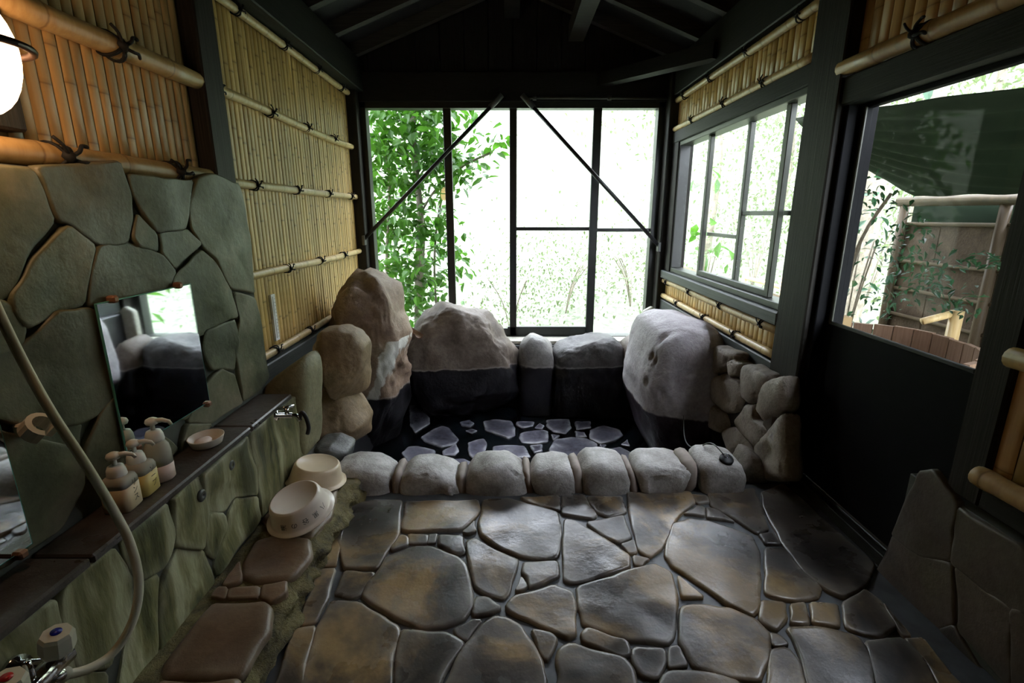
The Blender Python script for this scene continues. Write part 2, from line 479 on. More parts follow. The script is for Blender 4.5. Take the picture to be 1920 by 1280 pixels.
def boulder(name, poly, frame, depth, mat, sub=4, e=.62, e2=.62, amp=.035, freq=5, seed=0, parent=None, back=None, facet=0.0, pits=0, grow=1.0, cuts=0):
    """rounded stone whose front outline is poly (plane o,u,v) and which is `depth` thick either way along n"""
    o_, u, v, n = frame
    cx = sum(a[0] for a in poly) / len(poly); cy = sum(a[1] for a in poly) / len(poly)
    # polar outline
    def rad(th):
        dx, dy = math.cos(th), math.sin(th); best = None
        for i in range(len(poly)):
            ax, ay = poly[i][0] - cx, poly[i][1] - cy
            bx, by = poly[(i + 1) % len(poly)][0] - cx, poly[(i + 1) % len(poly)][1] - cy
            ex, ey = bx - ax, by - ay
            den = dx * ey - dy * ex
            if abs(den) < 1e-9: continue
            t_ = (ax * ey - ay * ex) / den; s_ = (ax * dy - ay * dx) / den
            if t_ > 0 and -1e-6 <= s_ <= 1 + 1e-6 and (best is None or t_ > best): best = t_
        return best or .05
    N = 96; tab = [rad(2 * math.pi * i / N) for i in range(N)]
    tab = [(tab[i - 1] + 2 * tab[i] + tab[(i + 1) % N]) / 4 for i in range(N)]
    tab = [a * grow for a in tab]
    size = math.sqrt(abs(area2(poly)))
    rnd = random.Random(seed); off = Vector((rnd.random() * 40, rnd.random() * 40, rnd.random() * 40))
    pitc = []
    vs0, fs = ico(sub)
    for _ in range(pits): pitc.append((Vector((rnd.uniform(-.8, .8), rnd.uniform(-.3, .9), rnd.uniform(.2, 1))).normalized(), rnd.uniform(.05, .11)))
    cutl = []
    rx = max(abs(a[0] - cx) for a in poly); ry = max(abs(a[1] - cy) for a in poly)
    for _ in range(cuts):
        dv = Vector((rnd.uniform(-1, 1), rnd.uniform(-.7, 1), rnd.uniform(.15, 1))).normalized()
        cutl.append((dv, rnd.uniform(.62, .82) * Vector((dv.x * rx, dv.y * ry, dv.z * depth)).length))
    out = []
    c0 = o_ + u * cx + v * cy
    for d in vs0:
        th = math.atan2(d.y, d.x) % (2 * math.pi); rho = math.hypot(d.x, d.y)
        f = th / (2 * math.pi) * N; i = int(f) % N; fr = f - int(f)
        r = tab[i] * (1 - fr) + tab[(i + 1) % N] * fr
        k = rho ** e
        nn = math.copysign(abs(d.z) ** e2, d.z) * (depth if d.z > 0 else (back if back is not None else depth))
        P = Vector((math.cos(th) * r * k, math.sin(th) * r * k, nn))
        for dv, lim in cutl:
            ex = P.dot(dv) - lim
            if ex > 0: P -= dv * ex * .85
        q = Vector(P) * freq + off
        w = noise.noise(q) * .6 + noise.noise(q * 2.3) * .3 + noise.noise(q * 5.1) * .18 + noise.noise(q * 10.7) * .09
        if facet: w += facet * (abs(noise.noise(q * .7 + Vector((9, 3, 1)))) - .3)
        for pc, pr in pitc:
            dd = (d - pc).length
            if dd < pr * 2: w -= 1.2 * math.exp(-(dd / pr) ** 2)
        P += P.normalized() * (w * amp * max(size, .12) / .5 * 1.4)
        out.append(c0 + u * P.x + v * P.y + n * P.z)
    ob = mesh_obj(name, out, fs, mat, None, True, None, tuple(c0))
    if parent: child(ob, parent)
    return ob

def XZ(y):      # vertical plane at depth y, facing the room (-Y)
    return (Vector((0, y, 0)), Vector((1, 0, 0)), Vector((0, 0, 1)), Vector((0, -1, 0)))

# ------------------------------------------------------------------ outlines of the stones, metres
FLOOR=[[(-.704,1.902),(-.602,1.929),(-.483,1.932),(-.445,1.7),(-.48,1.502),(-.591,1.502),(-.67,1.653)],
[(-.465,1.924),(-.151,1.932),(-.138,1.859),(-.151,1.817),(-.199,1.725),(-.421,1.713),(-.435,1.725)],
[(-.193,1.706),(-.153,1.783),(-.144,1.713),(-.173,1.694)],
[(-.453,1.618),(-.431,1.688),(-.406,1.676),(-.396,1.63),(-.447,1.596)],
[(-.402,1.694),(-.332,1.688),(-.324,1.641),(-.391,1.641)],
[(-.321,1.688),(-.295,1.694),(-.295,1.641),(-.321,1.641)],
[(-.283,1.688),(-.191,1.682),(-.174,1.585),(-.206,1.58),(-.278,1.63)],
[(-.125,1.932),(-.015,1.947),(.078,1.895),(.19,1.837),(.19,1.7),(.166,1.564),(.136,1.548),(.038,1.564),(-.064,1.63),(-.119,1.688),(-.136,1.763),(-.124,1.83)],
[(.037,1.955),(.21,1.963),(.201,1.851),(.087,1.909)],
[(.224,1.971),(.316,1.979),(.35,1.817),(.331,1.796),(.21,1.83)],
[(.34,1.963),(.487,1.963),(.478,1.844),(.398,1.81),(.355,1.844),(.332,1.94)],
[(.52,1.995),(.803,2.003),(.797,1.924),(.69,1.817),(.622,1.713),(.557,1.607),(.5,1.558),(.474,1.596),(.482,1.725),(.497,1.859)],
[(.218,1.79),(.249,1.783),(.35,1.676),(.398,1.618),(.43,1.564),(.418,1.512),(.312,1.463),(.201,1.43),(.179,1.444),(.192,1.607)],
[(.303,1.77),(.464,1.817),(.463,1.676),(.411,1.641),(.352,1.688)],
[(.415,1.63),(.467,1.658),(.46,1.585),(.434,1.58)],
[(.444,1.564),(.497,1.548),(.461,1.517),(.438,1.522)],
[(-.454,1.564),(-.372,1.618),(-.313,1.618),(-.205,1.564),(-.169,1.522),(-.139,1.408),(-.129,1.323),(-.149,1.276),(-.205,1.246),(-.27,1.242),(-.354,1.276),(-.45,1.339),(-.491,1.373),(-.491,1.417),(-.468,1.482)],
[(-.173,1.653),(-.148,1.67),(-.093,1.618),(-.026,1.574),(.02,1.548),(.009,1.482),(-.011,1.39),(-.03,1.36),(-.082,1.381),(-.122,1.408),(-.146,1.502)],
[(.044,1.532),(.164,1.537),(.161,1.463),(.108,1.43),(.058,1.408),(.056,1.454),(.036,1.482)],
[(.012,1.39),(.032,1.458),(.048,1.417),(.038,1.395)],
[(-.017,1.331),(.008,1.364),(.14,1.421),(.196,1.39),(.201,1.323),(.188,1.217),(.169,1.203),(.097,1.246),(.014,1.291),(-.014,1.311)],
[(-.119,1.364),(-.081,1.364),(-.035,1.319),(-.065,1.299),(-.12,1.287),(-.125,1.323)],
[(.218,1.408),(.309,1.444),(.42,1.492),(.511,1.522),(.554,1.482),(.543,1.381),(.508,1.284),(.474,1.203),(.451,1.183),(.351,1.196),(.272,1.232),(.217,1.261),(.213,1.323)],
[(-.174,1.232),(-.118,1.268),(-.094,1.268),(-.135,1.19),(-.166,1.214)],
[(-.196,.989),(-.139,1.169),(-.093,1.246),(-.053,1.284),(-.016,1.276),(.026,1.246),(.059,1.183),(.083,1.118),(.091,1.065),(.081,.989)],
[(-.333,1.232),(-.203,1.224),(-.14,1.183),(-.193,1.071),(-.211,.989),(-.29,.989),(-.312,1.065),(-.328,1.156)],
[(-.585,1.348),(-.494,1.339),(-.404,1.284),(-.348,1.246),(-.332,1.203),(-.341,1.143),(-.325,1.053),(-.315,.989),(-.552,.989),(-.567,1.112),(-.588,1.239)],
[(-.584,1.482),(-.481,1.478),(-.485,1.444),(-.504,1.373),(-.533,1.364),(-.584,1.381)],
[(.06,1.232),(.118,1.217),(.131,1.196),(.097,1.125),(.08,1.156)],
[(.226,1.239),(.338,1.19),(.338,1.15),(.316,1.137),(.208,1.193),(.208,1.217)],
[(.136,1.163),(.172,1.183),(.315,1.134),(.334,1.1),(.323,.989),(.095,.989),(.134,1.082),(.125,1.125)],
[(.351,1.169),(.439,1.163),(.43,1.125),(.39,1.071),(.355,1.076),(.339,1.131)],
[(.888,1.995),(1.105,2.027),(1.071,1.902),(1.016,1.725),(.962,1.7),(.921,1.79),(.858,1.895)],
[(.79,1.979),(.867,1.963),(.861,1.924),(.804,1.909)],
[(.719,1.83),(.807,1.895),(.82,1.873),(.799,1.817)],
[(.806,1.803),(.831,1.88),(.868,1.859),(.907,1.776)],
[(.657,1.763),(.731,1.796),(.804,1.776),(.877,1.725),(.931,1.676),(.914,1.585),(.829,1.408),(.774,1.307),(.749,1.287),(.695,1.331),(.636,1.426),(.57,1.512),(.562,1.564),(.596,1.653)],
[(.967,1.688),(1.019,1.7),(1.02,1.635),(.964,1.635)],
[(1.124,1.995),(1.26,2.069),(1.298,1.522),(1.191,1.417),(1.085,1.364),(1.049,1.399),(1.026,1.473),(1.03,1.607),(1.052,1.75),(1.08,1.887)],
[(.95,1.607),(1.016,1.607),(1.017,1.492),(1.035,1.408),(.996,1.364),(.919,1.352),(.862,1.364),(.838,1.381)],
[(.809,1.348),(.88,1.339),(.85,1.276),(.794,1.232),(.763,1.265)],
[(.895,1.331),(.943,1.339),(.906,1.253),(.854,1.257)],
[(.962,1.339),(1.044,1.335),(.991,1.246),(.92,1.257)],
[(1.069,1.339),(1.179,1.399),(1.194,1.348),(1.168,1.246),(1.095,1.21),(1.015,1.239)],
[(.833,1.239),(.927,1.239),(1.026,1.21),(1.022,1.163),(.969,1.065),(.936,.989),(.763,.989),(.819,1.131)],
[(1.04,1.19),(1.151,1.2),(1.153,1.125),(1.094,.989),(.946,.989),(.997,1.112)],
[(.542,1.323),(.631,1.327),(.688,1.315),(.752,1.268),(.769,1.217),(.717,1.125),(.667,1.068),(.587,1.076),(.504,1.109),(.49,1.183)],
[(.575,1.463),(.626,1.364),(.556,1.364)],
[(.753,1.163),(.795,1.169),(.804,1.125),(.783,1.059),(.733,.989),(.649,.989),(.716,1.112)],
[(.775,1.217),(.794,1.21),(.803,1.183),(.759,1.176)],
[(.408,1.076),(.433,1.091),(.512,1.088),(.611,1.059),(.629,.989),(.352,.989)],
[(.458,1.169),(.481,1.173),(.486,1.112),(.434,1.103)],
[(1.194,1.335),(1.183,1.246),(1.179,1.207),(1.164,1.21),(1.174,1.246)],
[(1.162,1.2),(1.211,1.203),(1.198,1.112),(1.193,.989),(1.109,.989),(1.164,1.125)],
[(-.721,1.886),(-.699,1.894),(-.663,1.676),(-.63,1.519),(-.679,1.514),(-.708,1.709)],
[(-.677,1.492),(-.626,1.498),(-.603,1.36),(-.605,1.266),(-.652,1.252),(-.663,1.371)],
[(-.651,1.236),(-.6,1.246),(-.583,1.148),(-.54,.99),(-.617,.99),(-.639,1.13)]]
WALL=[[(1.063,1.309),(1.165,1.315),(1.177,1.272),(1.193,1.208),(1.124,1.154),(1.046,1.057),(.996,1.045)],
[(1.18,1.321),(1.427,1.357),(1.433,1.325),(1.448,1.274),(1.439,1.21),(1.408,1.148),(1.315,1.147),(1.263,1.179),(1.231,1.205),(1.211,1.208),(1.196,1.269)],
[(1.454,1.326),(1.749,1.329),(1.708,1.253),(1.669,1.178),(1.539,1.17),(1.49,1.232),(1.463,1.274)],
[(1.783,1.337),(1.866,1.356),(2.042,1.333),(2.074,1.137),(2.054,.907),(1.888,.948),(1.816,1.064),(1.757,1.11),(1.705,1.177),(1.712,1.246)],
[(1.463,1.218),(1.528,1.162),(1.521,1.116),(1.449,1.134),(1.433,1.157)],
[(1.545,1.161),(1.677,1.168),(1.739,1.124),(1.668,1.096),(1.59,1.056),(1.544,1.105)],
[(1.053,1.049),(1.118,1.113),(1.202,1.173),(1.233,1.191),(1.27,1.161),(1.294,1.141),(1.254,1.075),(1.225,1.006),(1.153,1.005),(1.07,.981),(1.052,1.011)],
[(1.305,1.135),(1.406,1.139),(1.462,1.125),(1.537,1.096),(1.587,1.043),(1.549,1.005),(1.415,1.001),(1.272,.982),(1.24,.998),(1.265,1.074)],
[(1.58,1.019),(1.614,1.04),(1.732,1.097),(1.801,1.054),(1.88,.944),(1.9,.834),(1.722,.839),(1.672,.819),(1.548,.855),(1.543,.981)],
[(1.91,.925),(2.054,.874),(2.084,.526),(1.999,.501),(1.859,.503),(1.861,.624),(1.861,.735),(1.919,.823)],
[(1.695,.82),(1.882,.819),(1.881,.73),(1.83,.642),(1.741,.677),(1.695,.685),(1.667,.757)],
[(1.699,.657),(1.75,.663),(1.824,.616),(1.843,.5),(1.648,.502),(1.53,.554),(1.585,.608)],
[(.982,.931),(1.05,.937),(1.151,.996),(1.231,.988),(1.27,.973),(1.267,.759),(1.193,.722),(1.146,.721),(1.047,.745),(.953,.818)],
[(1.013,1.051),(1.041,1.034),(1.065,.978),(1.047,.942),(.984,.939)],
[(1.205,.717),(1.272,.752),(1.318,.682),(1.455,.492),(1.284,.487),(1.127,.581),(1.147,.657)],
[(1.05,.739),(1.143,.712),(1.126,.667),(1.096,.679),(1.034,.732)],
[(.946,.791),(1.032,.723),(1.128,.651),(1.11,.559),(1.035,.5),(.896,.503),(.876,.519)],
[(1.517,.546),(1.645,.492),(1.469,.472),(1.489,.51)],
[(1.319,.909),(1.411,.985),(1.536,.989),(1.536,.845),(1.648,.811),(1.587,.615),(1.524,.57),(1.335,.687),(1.311,.766)]]
LOW=[[(1.664,.448),(1.901,.448),(2.089,.448),(2.081,.108),(1.658,.107),(1.665,.193),(1.671,.303)],
[(1.365,.338),(1.365,.448),(1.43,.448),(1.639,.448),(1.659,.31),(1.648,.212),(1.508,.29),(1.456,.272),(1.388,.309)],
[(1.377,.306),(1.442,.262),(1.442,.215),(1.369,.152),(1.332,.209),(1.338,.274)],
[(1.473,.246),(1.516,.274),(1.651,.194),(1.645,.115),(1.605,.101),(1.486,.107),(1.36,.093),(1.36,.137),(1.432,.178)],
[(1.226,.448),(1.354,.448),(1.362,.326),(1.317,.227),(1.213,.318),(1.234,.448)],
[(1.216,.297),(1.314,.219),(1.345,.077),(1.278,.077),(1.124,.067),(1.087,.074),(1.129,.241),(1.178,.276)],
[(1.05,.448),(1.21,.448),(1.215,.36),(1.195,.313),(1.158,.292),(1.082,.312),(1.064,.345)],
[(1.074,.307),(1.132,.282),(1.104,.202),(1.071,.071),(.996,.054),(.938,.075),(.997,.186)],
[(.877,.448),(1.021,.448),(1.064,.321),(1.004,.237),(.942,.186),(.875,.261),(.863,.35)],
[(.735,.448),(.86,.448),(.857,.341),(.879,.239),(.929,.179),(.908,.053),(.706,.266)]]
BENCH=[[(-.907,1.531),(-.858,1.575),(-.727,1.547),(-.689,1.468),(-.702,1.373),(-.716,1.346),(-.809,1.333),(-.863,1.355),(-.899,1.429)],
[(-.902,1.312),(-.913,1.355),(-.915,1.429),(-.87,1.355),(-.862,1.329)],
[(-.874,1.296),(-.792,1.312),(-.772,1.272),(-.863,1.264)],
[(-.914,1.272),(-.918,1.308),(-.888,1.304),(-.868,1.264)],
[(-.78,1.312),(-.716,1.333),(-.696,1.288),(-.72,1.248),(-.763,1.272)],
[(-.895,1.248),(-.751,1.252),(-.708,1.218),(-.68,1.141),(-.688,1.071),(-.683,1.002),(-.749,.997),(-.874,1.002),(-.898,1.03),(-.9,1.128)],
[(-.875,.989),(-.741,.984),(-.684,.994),(-.67,.926),(-.68,.879),(-.884,.879),(-.88,.935)],
[(-.889,1.609),(-.952,1.658),(-.962,1.909),(-.935,2.007),(-.761,1.957),(-.703,1.695),(-.726,1.564),(-.802,1.575)]]
TUB=[[(-.921,4.18),(-.851,4.378),(-.775,4.043),(-.696,3.872),(-.677,3.752),(-.756,3.584),(-.82,3.713)],
[(-.56,3.713),(-.508,3.675),(-.408,3.462),(-.428,3.38),(-.523,3.332),(-.654,3.429),(-.695,3.496),(-.627,3.638)],
[(-.427,3.791),(-.35,3.831),(-.313,3.771),(-.339,3.694),(-.403,3.713)],
[(-.363,3.62),(-.32,3.649),(-.279,3.62),(-.314,3.573)],
[(-.235,3.791),(-.14,3.831),(-.011,3.811),(.021,3.675),(.02,3.531),(-.025,3.479),(-.131,3.566),(-.211,3.638)],
[(.038,3.791),(.182,3.791),(.163,3.713),(.083,3.675),(.037,3.732)],
[(.066,3.566),(.128,3.602),(.237,3.638),(.28,3.602),(.268,3.429),(.179,3.396),(.078,3.413),(.057,3.496)],
[(.184,3.675),(.227,3.752),(.257,3.713),(.238,3.657)],
[(.288,3.831),(.476,3.851),(.472,3.675),(.414,3.566),(.326,3.602),(.28,3.713)],
[(.274,3.301),(.33,3.462),(.452,3.496),(.568,3.479),(.629,3.396),(.622,3.27),(.521,3.153),(.432,3.096),(.331,3.153),(.281,3.211)],
[(.307,3.548),(.366,3.531),(.314,3.446)],
[(.495,3.602),(.568,3.584),(.573,3.514),(.496,3.496)],
[(.622,3.638),(.728,3.713),(.854,3.638),(.854,3.531),(.766,3.429),(.658,3.396),(.598,3.479)],
[(.814,3.38),(.876,3.462),(.864,3.348)],
[(.712,3.301),(.79,3.332),(.854,3.24),(.834,3.096),(.715,3.042),(.676,3.181)],
[(.652,3.364),(.696,3.364),(.656,3.301)],
[(-.765,3.332),(-.697,3.348),(-.556,3.27),(-.557,3.181),(-.613,3.11),(-.717,3.096),(-.788,3.24)],
[(-.5,3.27),(-.414,3.38),(-.388,3.27),(-.409,3.211),(-.485,3.211)],
[(-.329,3.396),(-.217,3.479),(-.191,3.396),(-.204,3.24),(-.251,3.124),(-.299,3.211)],
[(-.457,3.153),(-.335,3.153),(-.276,3.096),(-.303,2.951),(-.391,2.938),(-.46,3.069)],
[(-.138,3.332),(.005,3.364),(.091,3.348),(.128,3.181),(.005,3.153),(-.134,3.24)],
[(.134,3.364),(.222,3.38),(.215,3.27),(.158,3.24)],
[(.518,3.791),(.646,3.791),(.628,3.675),(.514,3.638)],
[(-.251,2.938),(-.181,3.069),(.031,3.069),(.119,2.938),(.028,2.748),(-.177,2.748)],
[(.162,3.042),(.396,3.015),(.426,2.84),(.245,2.748)]]
RUBBLE=[[(2.899,.427),(2.807,.47),(2.577,.494),(2.558,.466),(2.695,.357),(2.85,.295)],
[(2.636,.432),(2.569,.463),(2.496,.453),(2.504,.396),(2.591,.357)],
[(2.883,.247),(2.663,.338),(2.494,.356),(2.442,.288),(2.501,.199),(2.589,.151),(2.871,.137)],
[(2.472,.449),(2.394,.484),(2.216,.481),(2.262,.367),(2.347,.304),(2.434,.302)],
[(2.226,.449),(2.089,.524),(2.06,.443),(2.067,.376),(2.183,.28),(2.264,.296),(2.265,.376)],
[(2.382,.269),(2.305,.3),(2.27,.242),(2.174,.244),(2.16,.19),(2.257,.113),(2.433,.116),(2.486,.138)],
[(2.862,.103),(2.634,.121),(2.568,.067),(2.657,-.004),(2.887,-.05),(2.991,-.041)],
[(2.634,.013),(2.478,.107),(2.339,.105),(2.24,.047),(2.216,-.046),(2.349,-.122),(2.543,-.028)],
[(2.237,.112),(2.111,.282),(2.048,.365),(1.964,.098),(2.181,-.026)]]
DADO=[[(1.422,.419),(1.384,.447),(1.287,.394),(1.272,.228),(1.353,.179),(1.473,.163)],
[(1.469,.151),(1.35,.167),(1.26,.21),(1.215,.059),(1.292,-.06),(1.378,-.105),(1.515,-.076)],
[(1.273,.39),(1.096,.388),(1.02,.279),(1.08,.224),(1.252,.23)],
[(1.235,.217),(1.073,.218),(1.03,.027),(1.181,.056)],
[(1.287,-.078),(1.204,.042),(1.1,-.021),(1.08,-.099),(1.193,-.161)],
[(1.069,.222),(1.017,.265),(.961,.047),(1.012,.017)]]
CURB=[[(-.805,.088),(-.721,.118),(-.623,.098),(-.553,.058),(-.55,-.013),(-.558,-.101),(-.665,-.111),(-.776,-.106),(-.807,-.034)],
[(-.507,.058),(-.46,.098),(-.387,.103),(-.315,.083),(-.253,.048),(-.231,-.013),(-.238,-.085),(-.358,-.101),(-.506,-.096)],
[(-.212,.038),(-.179,.103),(-.097,.123),(-.006,.12),(.057,.068),(.072,.007),(.069,-.075),(-.034,-.09),(-.173,-.09),(-.214,-.054)],
[(.085,.058),(.112,.103),(.193,.116),(.266,.103),(.285,.058),(.288,-.044),(.234,-.07),(.178,-.077),(.123,-.044)],
[(.316,.088),(.355,.13),(.427,.136),(.501,.118),(.54,.058),(.536,-.023),(.455,-.059),(.345,-.075),(.329,-.013)],
[(.556,.098),(.599,.13),(.735,.128),(.805,.108),(.789,.028),(.749,-.044),(.611,-.052),(.579,.028)],
[(.849,.114),(.878,.146),(.965,.141),(1.036,.125),(1.058,.064),(1.048,-.025),(.934,-.045),(.87,-.033)]]
CJ=[[(-.54,.069),(-.511,.079),(-.504,.049),(-.512,-.081),(-.546,-.083)],
[(-.25,.054),(-.218,.061),(-.21,.029),(-.203,-.078),(-.231,-.078)],
[(.052,.084),(.075,.089),(.093,.029),(.113,-.052),(.074,-.057)],
[(.268,.094),(.299,.109),(.316,.079),(.322,-.042),(.291,-.047)],
[(.52,.094),(.542,.099),(.558,.069),(.582,-.034),(.541,-.037)],
[(.775,.119),(.809,.133),(.833,.114),(.832,.029),(.805,-.022),(.777,-.022)]]
ROCK={'tall':(3.4,[(-.984,.832),(-.895,.802),(-.827,.711),(-.809,.58),(-.788,.427),(-.771,.192),(-.783,.031),(-.837,-.302),(-.946,-.598),(-1.052,-.673),(-1.157,-.562),(-1.151,-.134),(-1.205,.152),(-1.268,.311),(-1.295,.427),(-1.185,.617),(-1.137,.747),(-1.077,.81)]),'leftup':(2.6,[(-1.004,.614),(-.917,.629),(-.848,.599),(-.802,.525),(-.81,.373),(-.83,.264),(-.95,.242),(-1.053,.255),(-1.083,.404),(-1.085,.525)]),'leftlow':(2.55,[(-1.046,.282),(-.931,.273),(-.862,.22),(-.812,.11),(-.823,-.002),(-.957,-.031),(-1.075,-.018),(-1.074,.142)]),'peb1':(2.3,[(-.999,.08),(-.968,.121),(-.887,.127),(-.798,.088),(-.829,.014),(-.979,.008)]),'peb2':(2.22,[(-1.044,.05),(-1.004,.114),(-.945,.099),(-.915,.027),(-.989,-.002)]),'back1':(4.05,[(-.705,.511),(-.574,.493),(-.398,.448),(-.266,.412),(-.134,.344),(-.045,.184),(.036,.067),(.055,-.1),(.033,-.542),(-.282,-.593),(-.61,-.568),(-.788,-.343),(-.889,-.052),(-.924,.137),(-.825,.322),(-.774,.457)]),'back2':(4.1,[(.068,.171),(.159,.241),(.272,.208),(.342,.124),(.36,-.067),(.347,-.615),(.071,-.615),(.046,-.116)]),'back3':(4.08,[(.346,.105),(.453,.152),(.566,.176),(.677,.222),(.836,.213),(.931,.129),(.975,-.013),(1.004,-.606),(.664,-.632),(.351,-.606)]),'back4':(4.0,[(.902,.173),(.997,.233),(1.086,.219),(1.131,.011),(1.135,-.521),(.985,-.571)]),'pale':(4.2,[(1.124,.42),(1.199,.462),(1.288,.382),(1.305,.145),(1.119,.145)]),'right':(3.2,[(.803,.215),(.835,.401),(.885,.546),(.997,.596),(1.156,.589),(1.283,.539),(1.339,.401),(1.344,.101),(1.308,-.133),(1.339,-.541),(1.066,-.562),(.881,-.213),(.812,.005)]),'foot':(2.2,[(1.094,.044),(1.124,.124),(1.177,.109),(1.234,.009),(1.256,-.084),(1.164,-.108),(1.105,-.096)]),'block':(2.15,[(-1.111,.463),(-1.042,.535),(-.904,.625),(-.89,.545),(-.934,.148),(-1.04,.104),(-1.146,.176)])}
HOSE=[(-1.0, 0.936, 1.125), (-0.981, 0.933, 1.034), (-0.959, 0.936, 0.926), (-0.925, 0.932, 0.828), (-0.886, 0.935, 0.718), (-0.849, 0.936, 0.604), (-0.823, 0.928, 0.531), (-0.805, 0.908, 0.453), (-0.809, 0.88, 0.383), (-0.833, 0.847, 0.334), (-0.849, 0.806, 0.335), (-0.867, 0.77, 0.357), (-0.871, 0.755, 0.38)]

# ================================================================== STRUCTURE
# floor: mortar bed with a crazy paving of flagstones
floor = box('floor', (-1.6, -1.3, -.55), (1.7, 2.08, 0.0), 'mortar', bev=0); tag(floor, 'crazy-paved floor of dark brown flagstones in grey mortar', kind='structure')
for i, p in enumerate(FLOOR):
    slab('flagstone', p, XY(0), .012, .01, 'floor', floor, bev=.007, seed=i)
# a few more stones towards the camera, below the frame
for i, (x, y, w, h) in enumerate([(-.45, .72, .36, .3), (0, .62, .4, .34), (.45, .7, .36, .3), (.9, .75, .34, .32), (-.2, .25, .5, .3), (.4, .2, .5, .3), (.95, .3, .4, .4)]):
    slab('flagstone', [(x - w / 2, y - h / 2), (x + w / 2.2, y - h / 2.3), (x + w / 2, y + h / 2.4), (x, y + h / 2), (x - w / 2.1, y + h / 2.3)], XY(0), .012, .01, 'floor', floor, seed=100 + i)

# left wall: backing, with split-stone cladding up to 1.33 m in front of the washing place
wall_left = box('wall_left', (-1.50, -1.3, -.3), (-1.36, 4.6, 2.6), 'back_board', bev=0); tag(wall_left, 'left wall behind bamboo and split-stone cladding', kind='structure')
box('mortar_bed', (-1.36, -1.0, 0), (-1.085, 2.075, 1.325), 'wall_mortar', wall_left, .004)
for i, p in enumerate(WALL):
    slab('wall_stone', p, YZ(-1.08, 1), .010, .012, 'wall_stone', wall_left, grow=.0085, bev=.005, rough=.004, seed=200 + i)
# upper part of the left wall near the camera
box('backing_board', (-1.36, -1.0, 1.325), (-1.155, 1.92, 2.45), 'back_board', wall_left, 0)

rz, slope, ex = 2.96, .39, 1.78
# back wall: sill block below, dark boards above the window
wall_back = box('wall_back', (-1.6, 4.42, -.6), (1.40, 4.60, .13), 'concrete', bev=0); tag(wall_back, 'back wall around the window, dark boards above it', kind='structure')
box('wall_side_infill', (-1.6, 4.42, .13), (-1.31, 4.6, 2.6), 'board', wall_back)
box('wall_side_infill', (1.31, 4.42, .13), (1.40, 4.6, 2.6), 'board', wall_back)
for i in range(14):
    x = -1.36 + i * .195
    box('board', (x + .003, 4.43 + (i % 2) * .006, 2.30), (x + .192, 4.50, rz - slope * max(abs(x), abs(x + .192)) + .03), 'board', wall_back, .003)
box('gable_backing', (-1.6, 4.50, 2.12), (1.40, 4.60, 2.46), 'board', wall_back, 0)
gb = MB().add([(-1.3, 4.5, 2.46), (1.3, 4.5, 2.46), (0, 4.5, 2.98), (-1.3, 4.6, 2.46), (1.3, 4.6, 2.46), (0, 4.6, 2.98)], [(0, 1, 2), (3, 5, 4), (0, 3, 4, 1), (1, 4, 5, 2), (0, 2, 5, 3)])
gb.build('gable_backing', 'board', wall_back)

# right wall: pieces around window and door
wall_right = box('wall_right', (1.42, 2.1, -.3), (1.47, 4.6, .79), 'back_board', bev=0); tag(wall_right, 'right wall holding the sliding window and the door', kind='structure')
box('wall_over_window', (1.42, 2.1, 1.80), (1.47, 4.6, 2.6), 'back_board', wall_right, 0)
box('wall_over_door', (1.42, -1.3, 1.76), (1.47, 2.1, 2.6), 'back_board', wall_right, 0)
box('wall_beside_door', (1.42, -1.3, -.3), (1.47, 1.28, 1.76), 'back_board', wall_right, 0)
box('mortar_bed', (1.305, -1.0, 0), (1.42, 1.47, .40), 'wall_mortar', wall_right, .004)
for i, p in enumerate(DADO):
    slab('wall_stone', p, YZ(1.305, -1), .010, .012, 'dado', wall_right, grow=.014, bev=.006, rough=.004, seed=300 + i)
wall_front = box('wall_front', (-1.6, -1.45, -.3), (1.7, -1.3, 3.5), 'board', bev=0); tag(wall_front, 'dark wall behind the camera', kind='structure')

# ceiling: dark boards on rafters, ridge along the room
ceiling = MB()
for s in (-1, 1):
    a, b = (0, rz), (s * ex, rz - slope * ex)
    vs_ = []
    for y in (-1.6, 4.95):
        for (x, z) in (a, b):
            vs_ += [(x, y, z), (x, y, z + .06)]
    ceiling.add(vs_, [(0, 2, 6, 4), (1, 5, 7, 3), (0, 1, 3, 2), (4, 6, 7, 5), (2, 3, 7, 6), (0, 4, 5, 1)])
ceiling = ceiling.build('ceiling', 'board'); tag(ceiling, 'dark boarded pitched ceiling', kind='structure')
for i in range(13):
    y = 4.25 - i * .45
    for s in (-1, 1):
        d = Vector((s * ex, 0, -slope * ex))
        p0 = Vector((0, y, rz - .045)); p1 = p0 + d
        m = MB(); hw = .03
        up = Vector((0, 0, .045))
        vs_ = [p + Vector((0, sy * hw, 0)) + up * sz for p in (p0, p1) for sy in (-1, 1) for sz in (-1, 1)]
        m.add(vs_, [(0, 1, 3, 2), (4, 6, 7, 5), (0, 4, 5, 1), (2, 3, 7, 6), (1, 5, 7, 3), (0, 2, 6, 4)])
        m.build('rafter', 'rafter', ceiling)

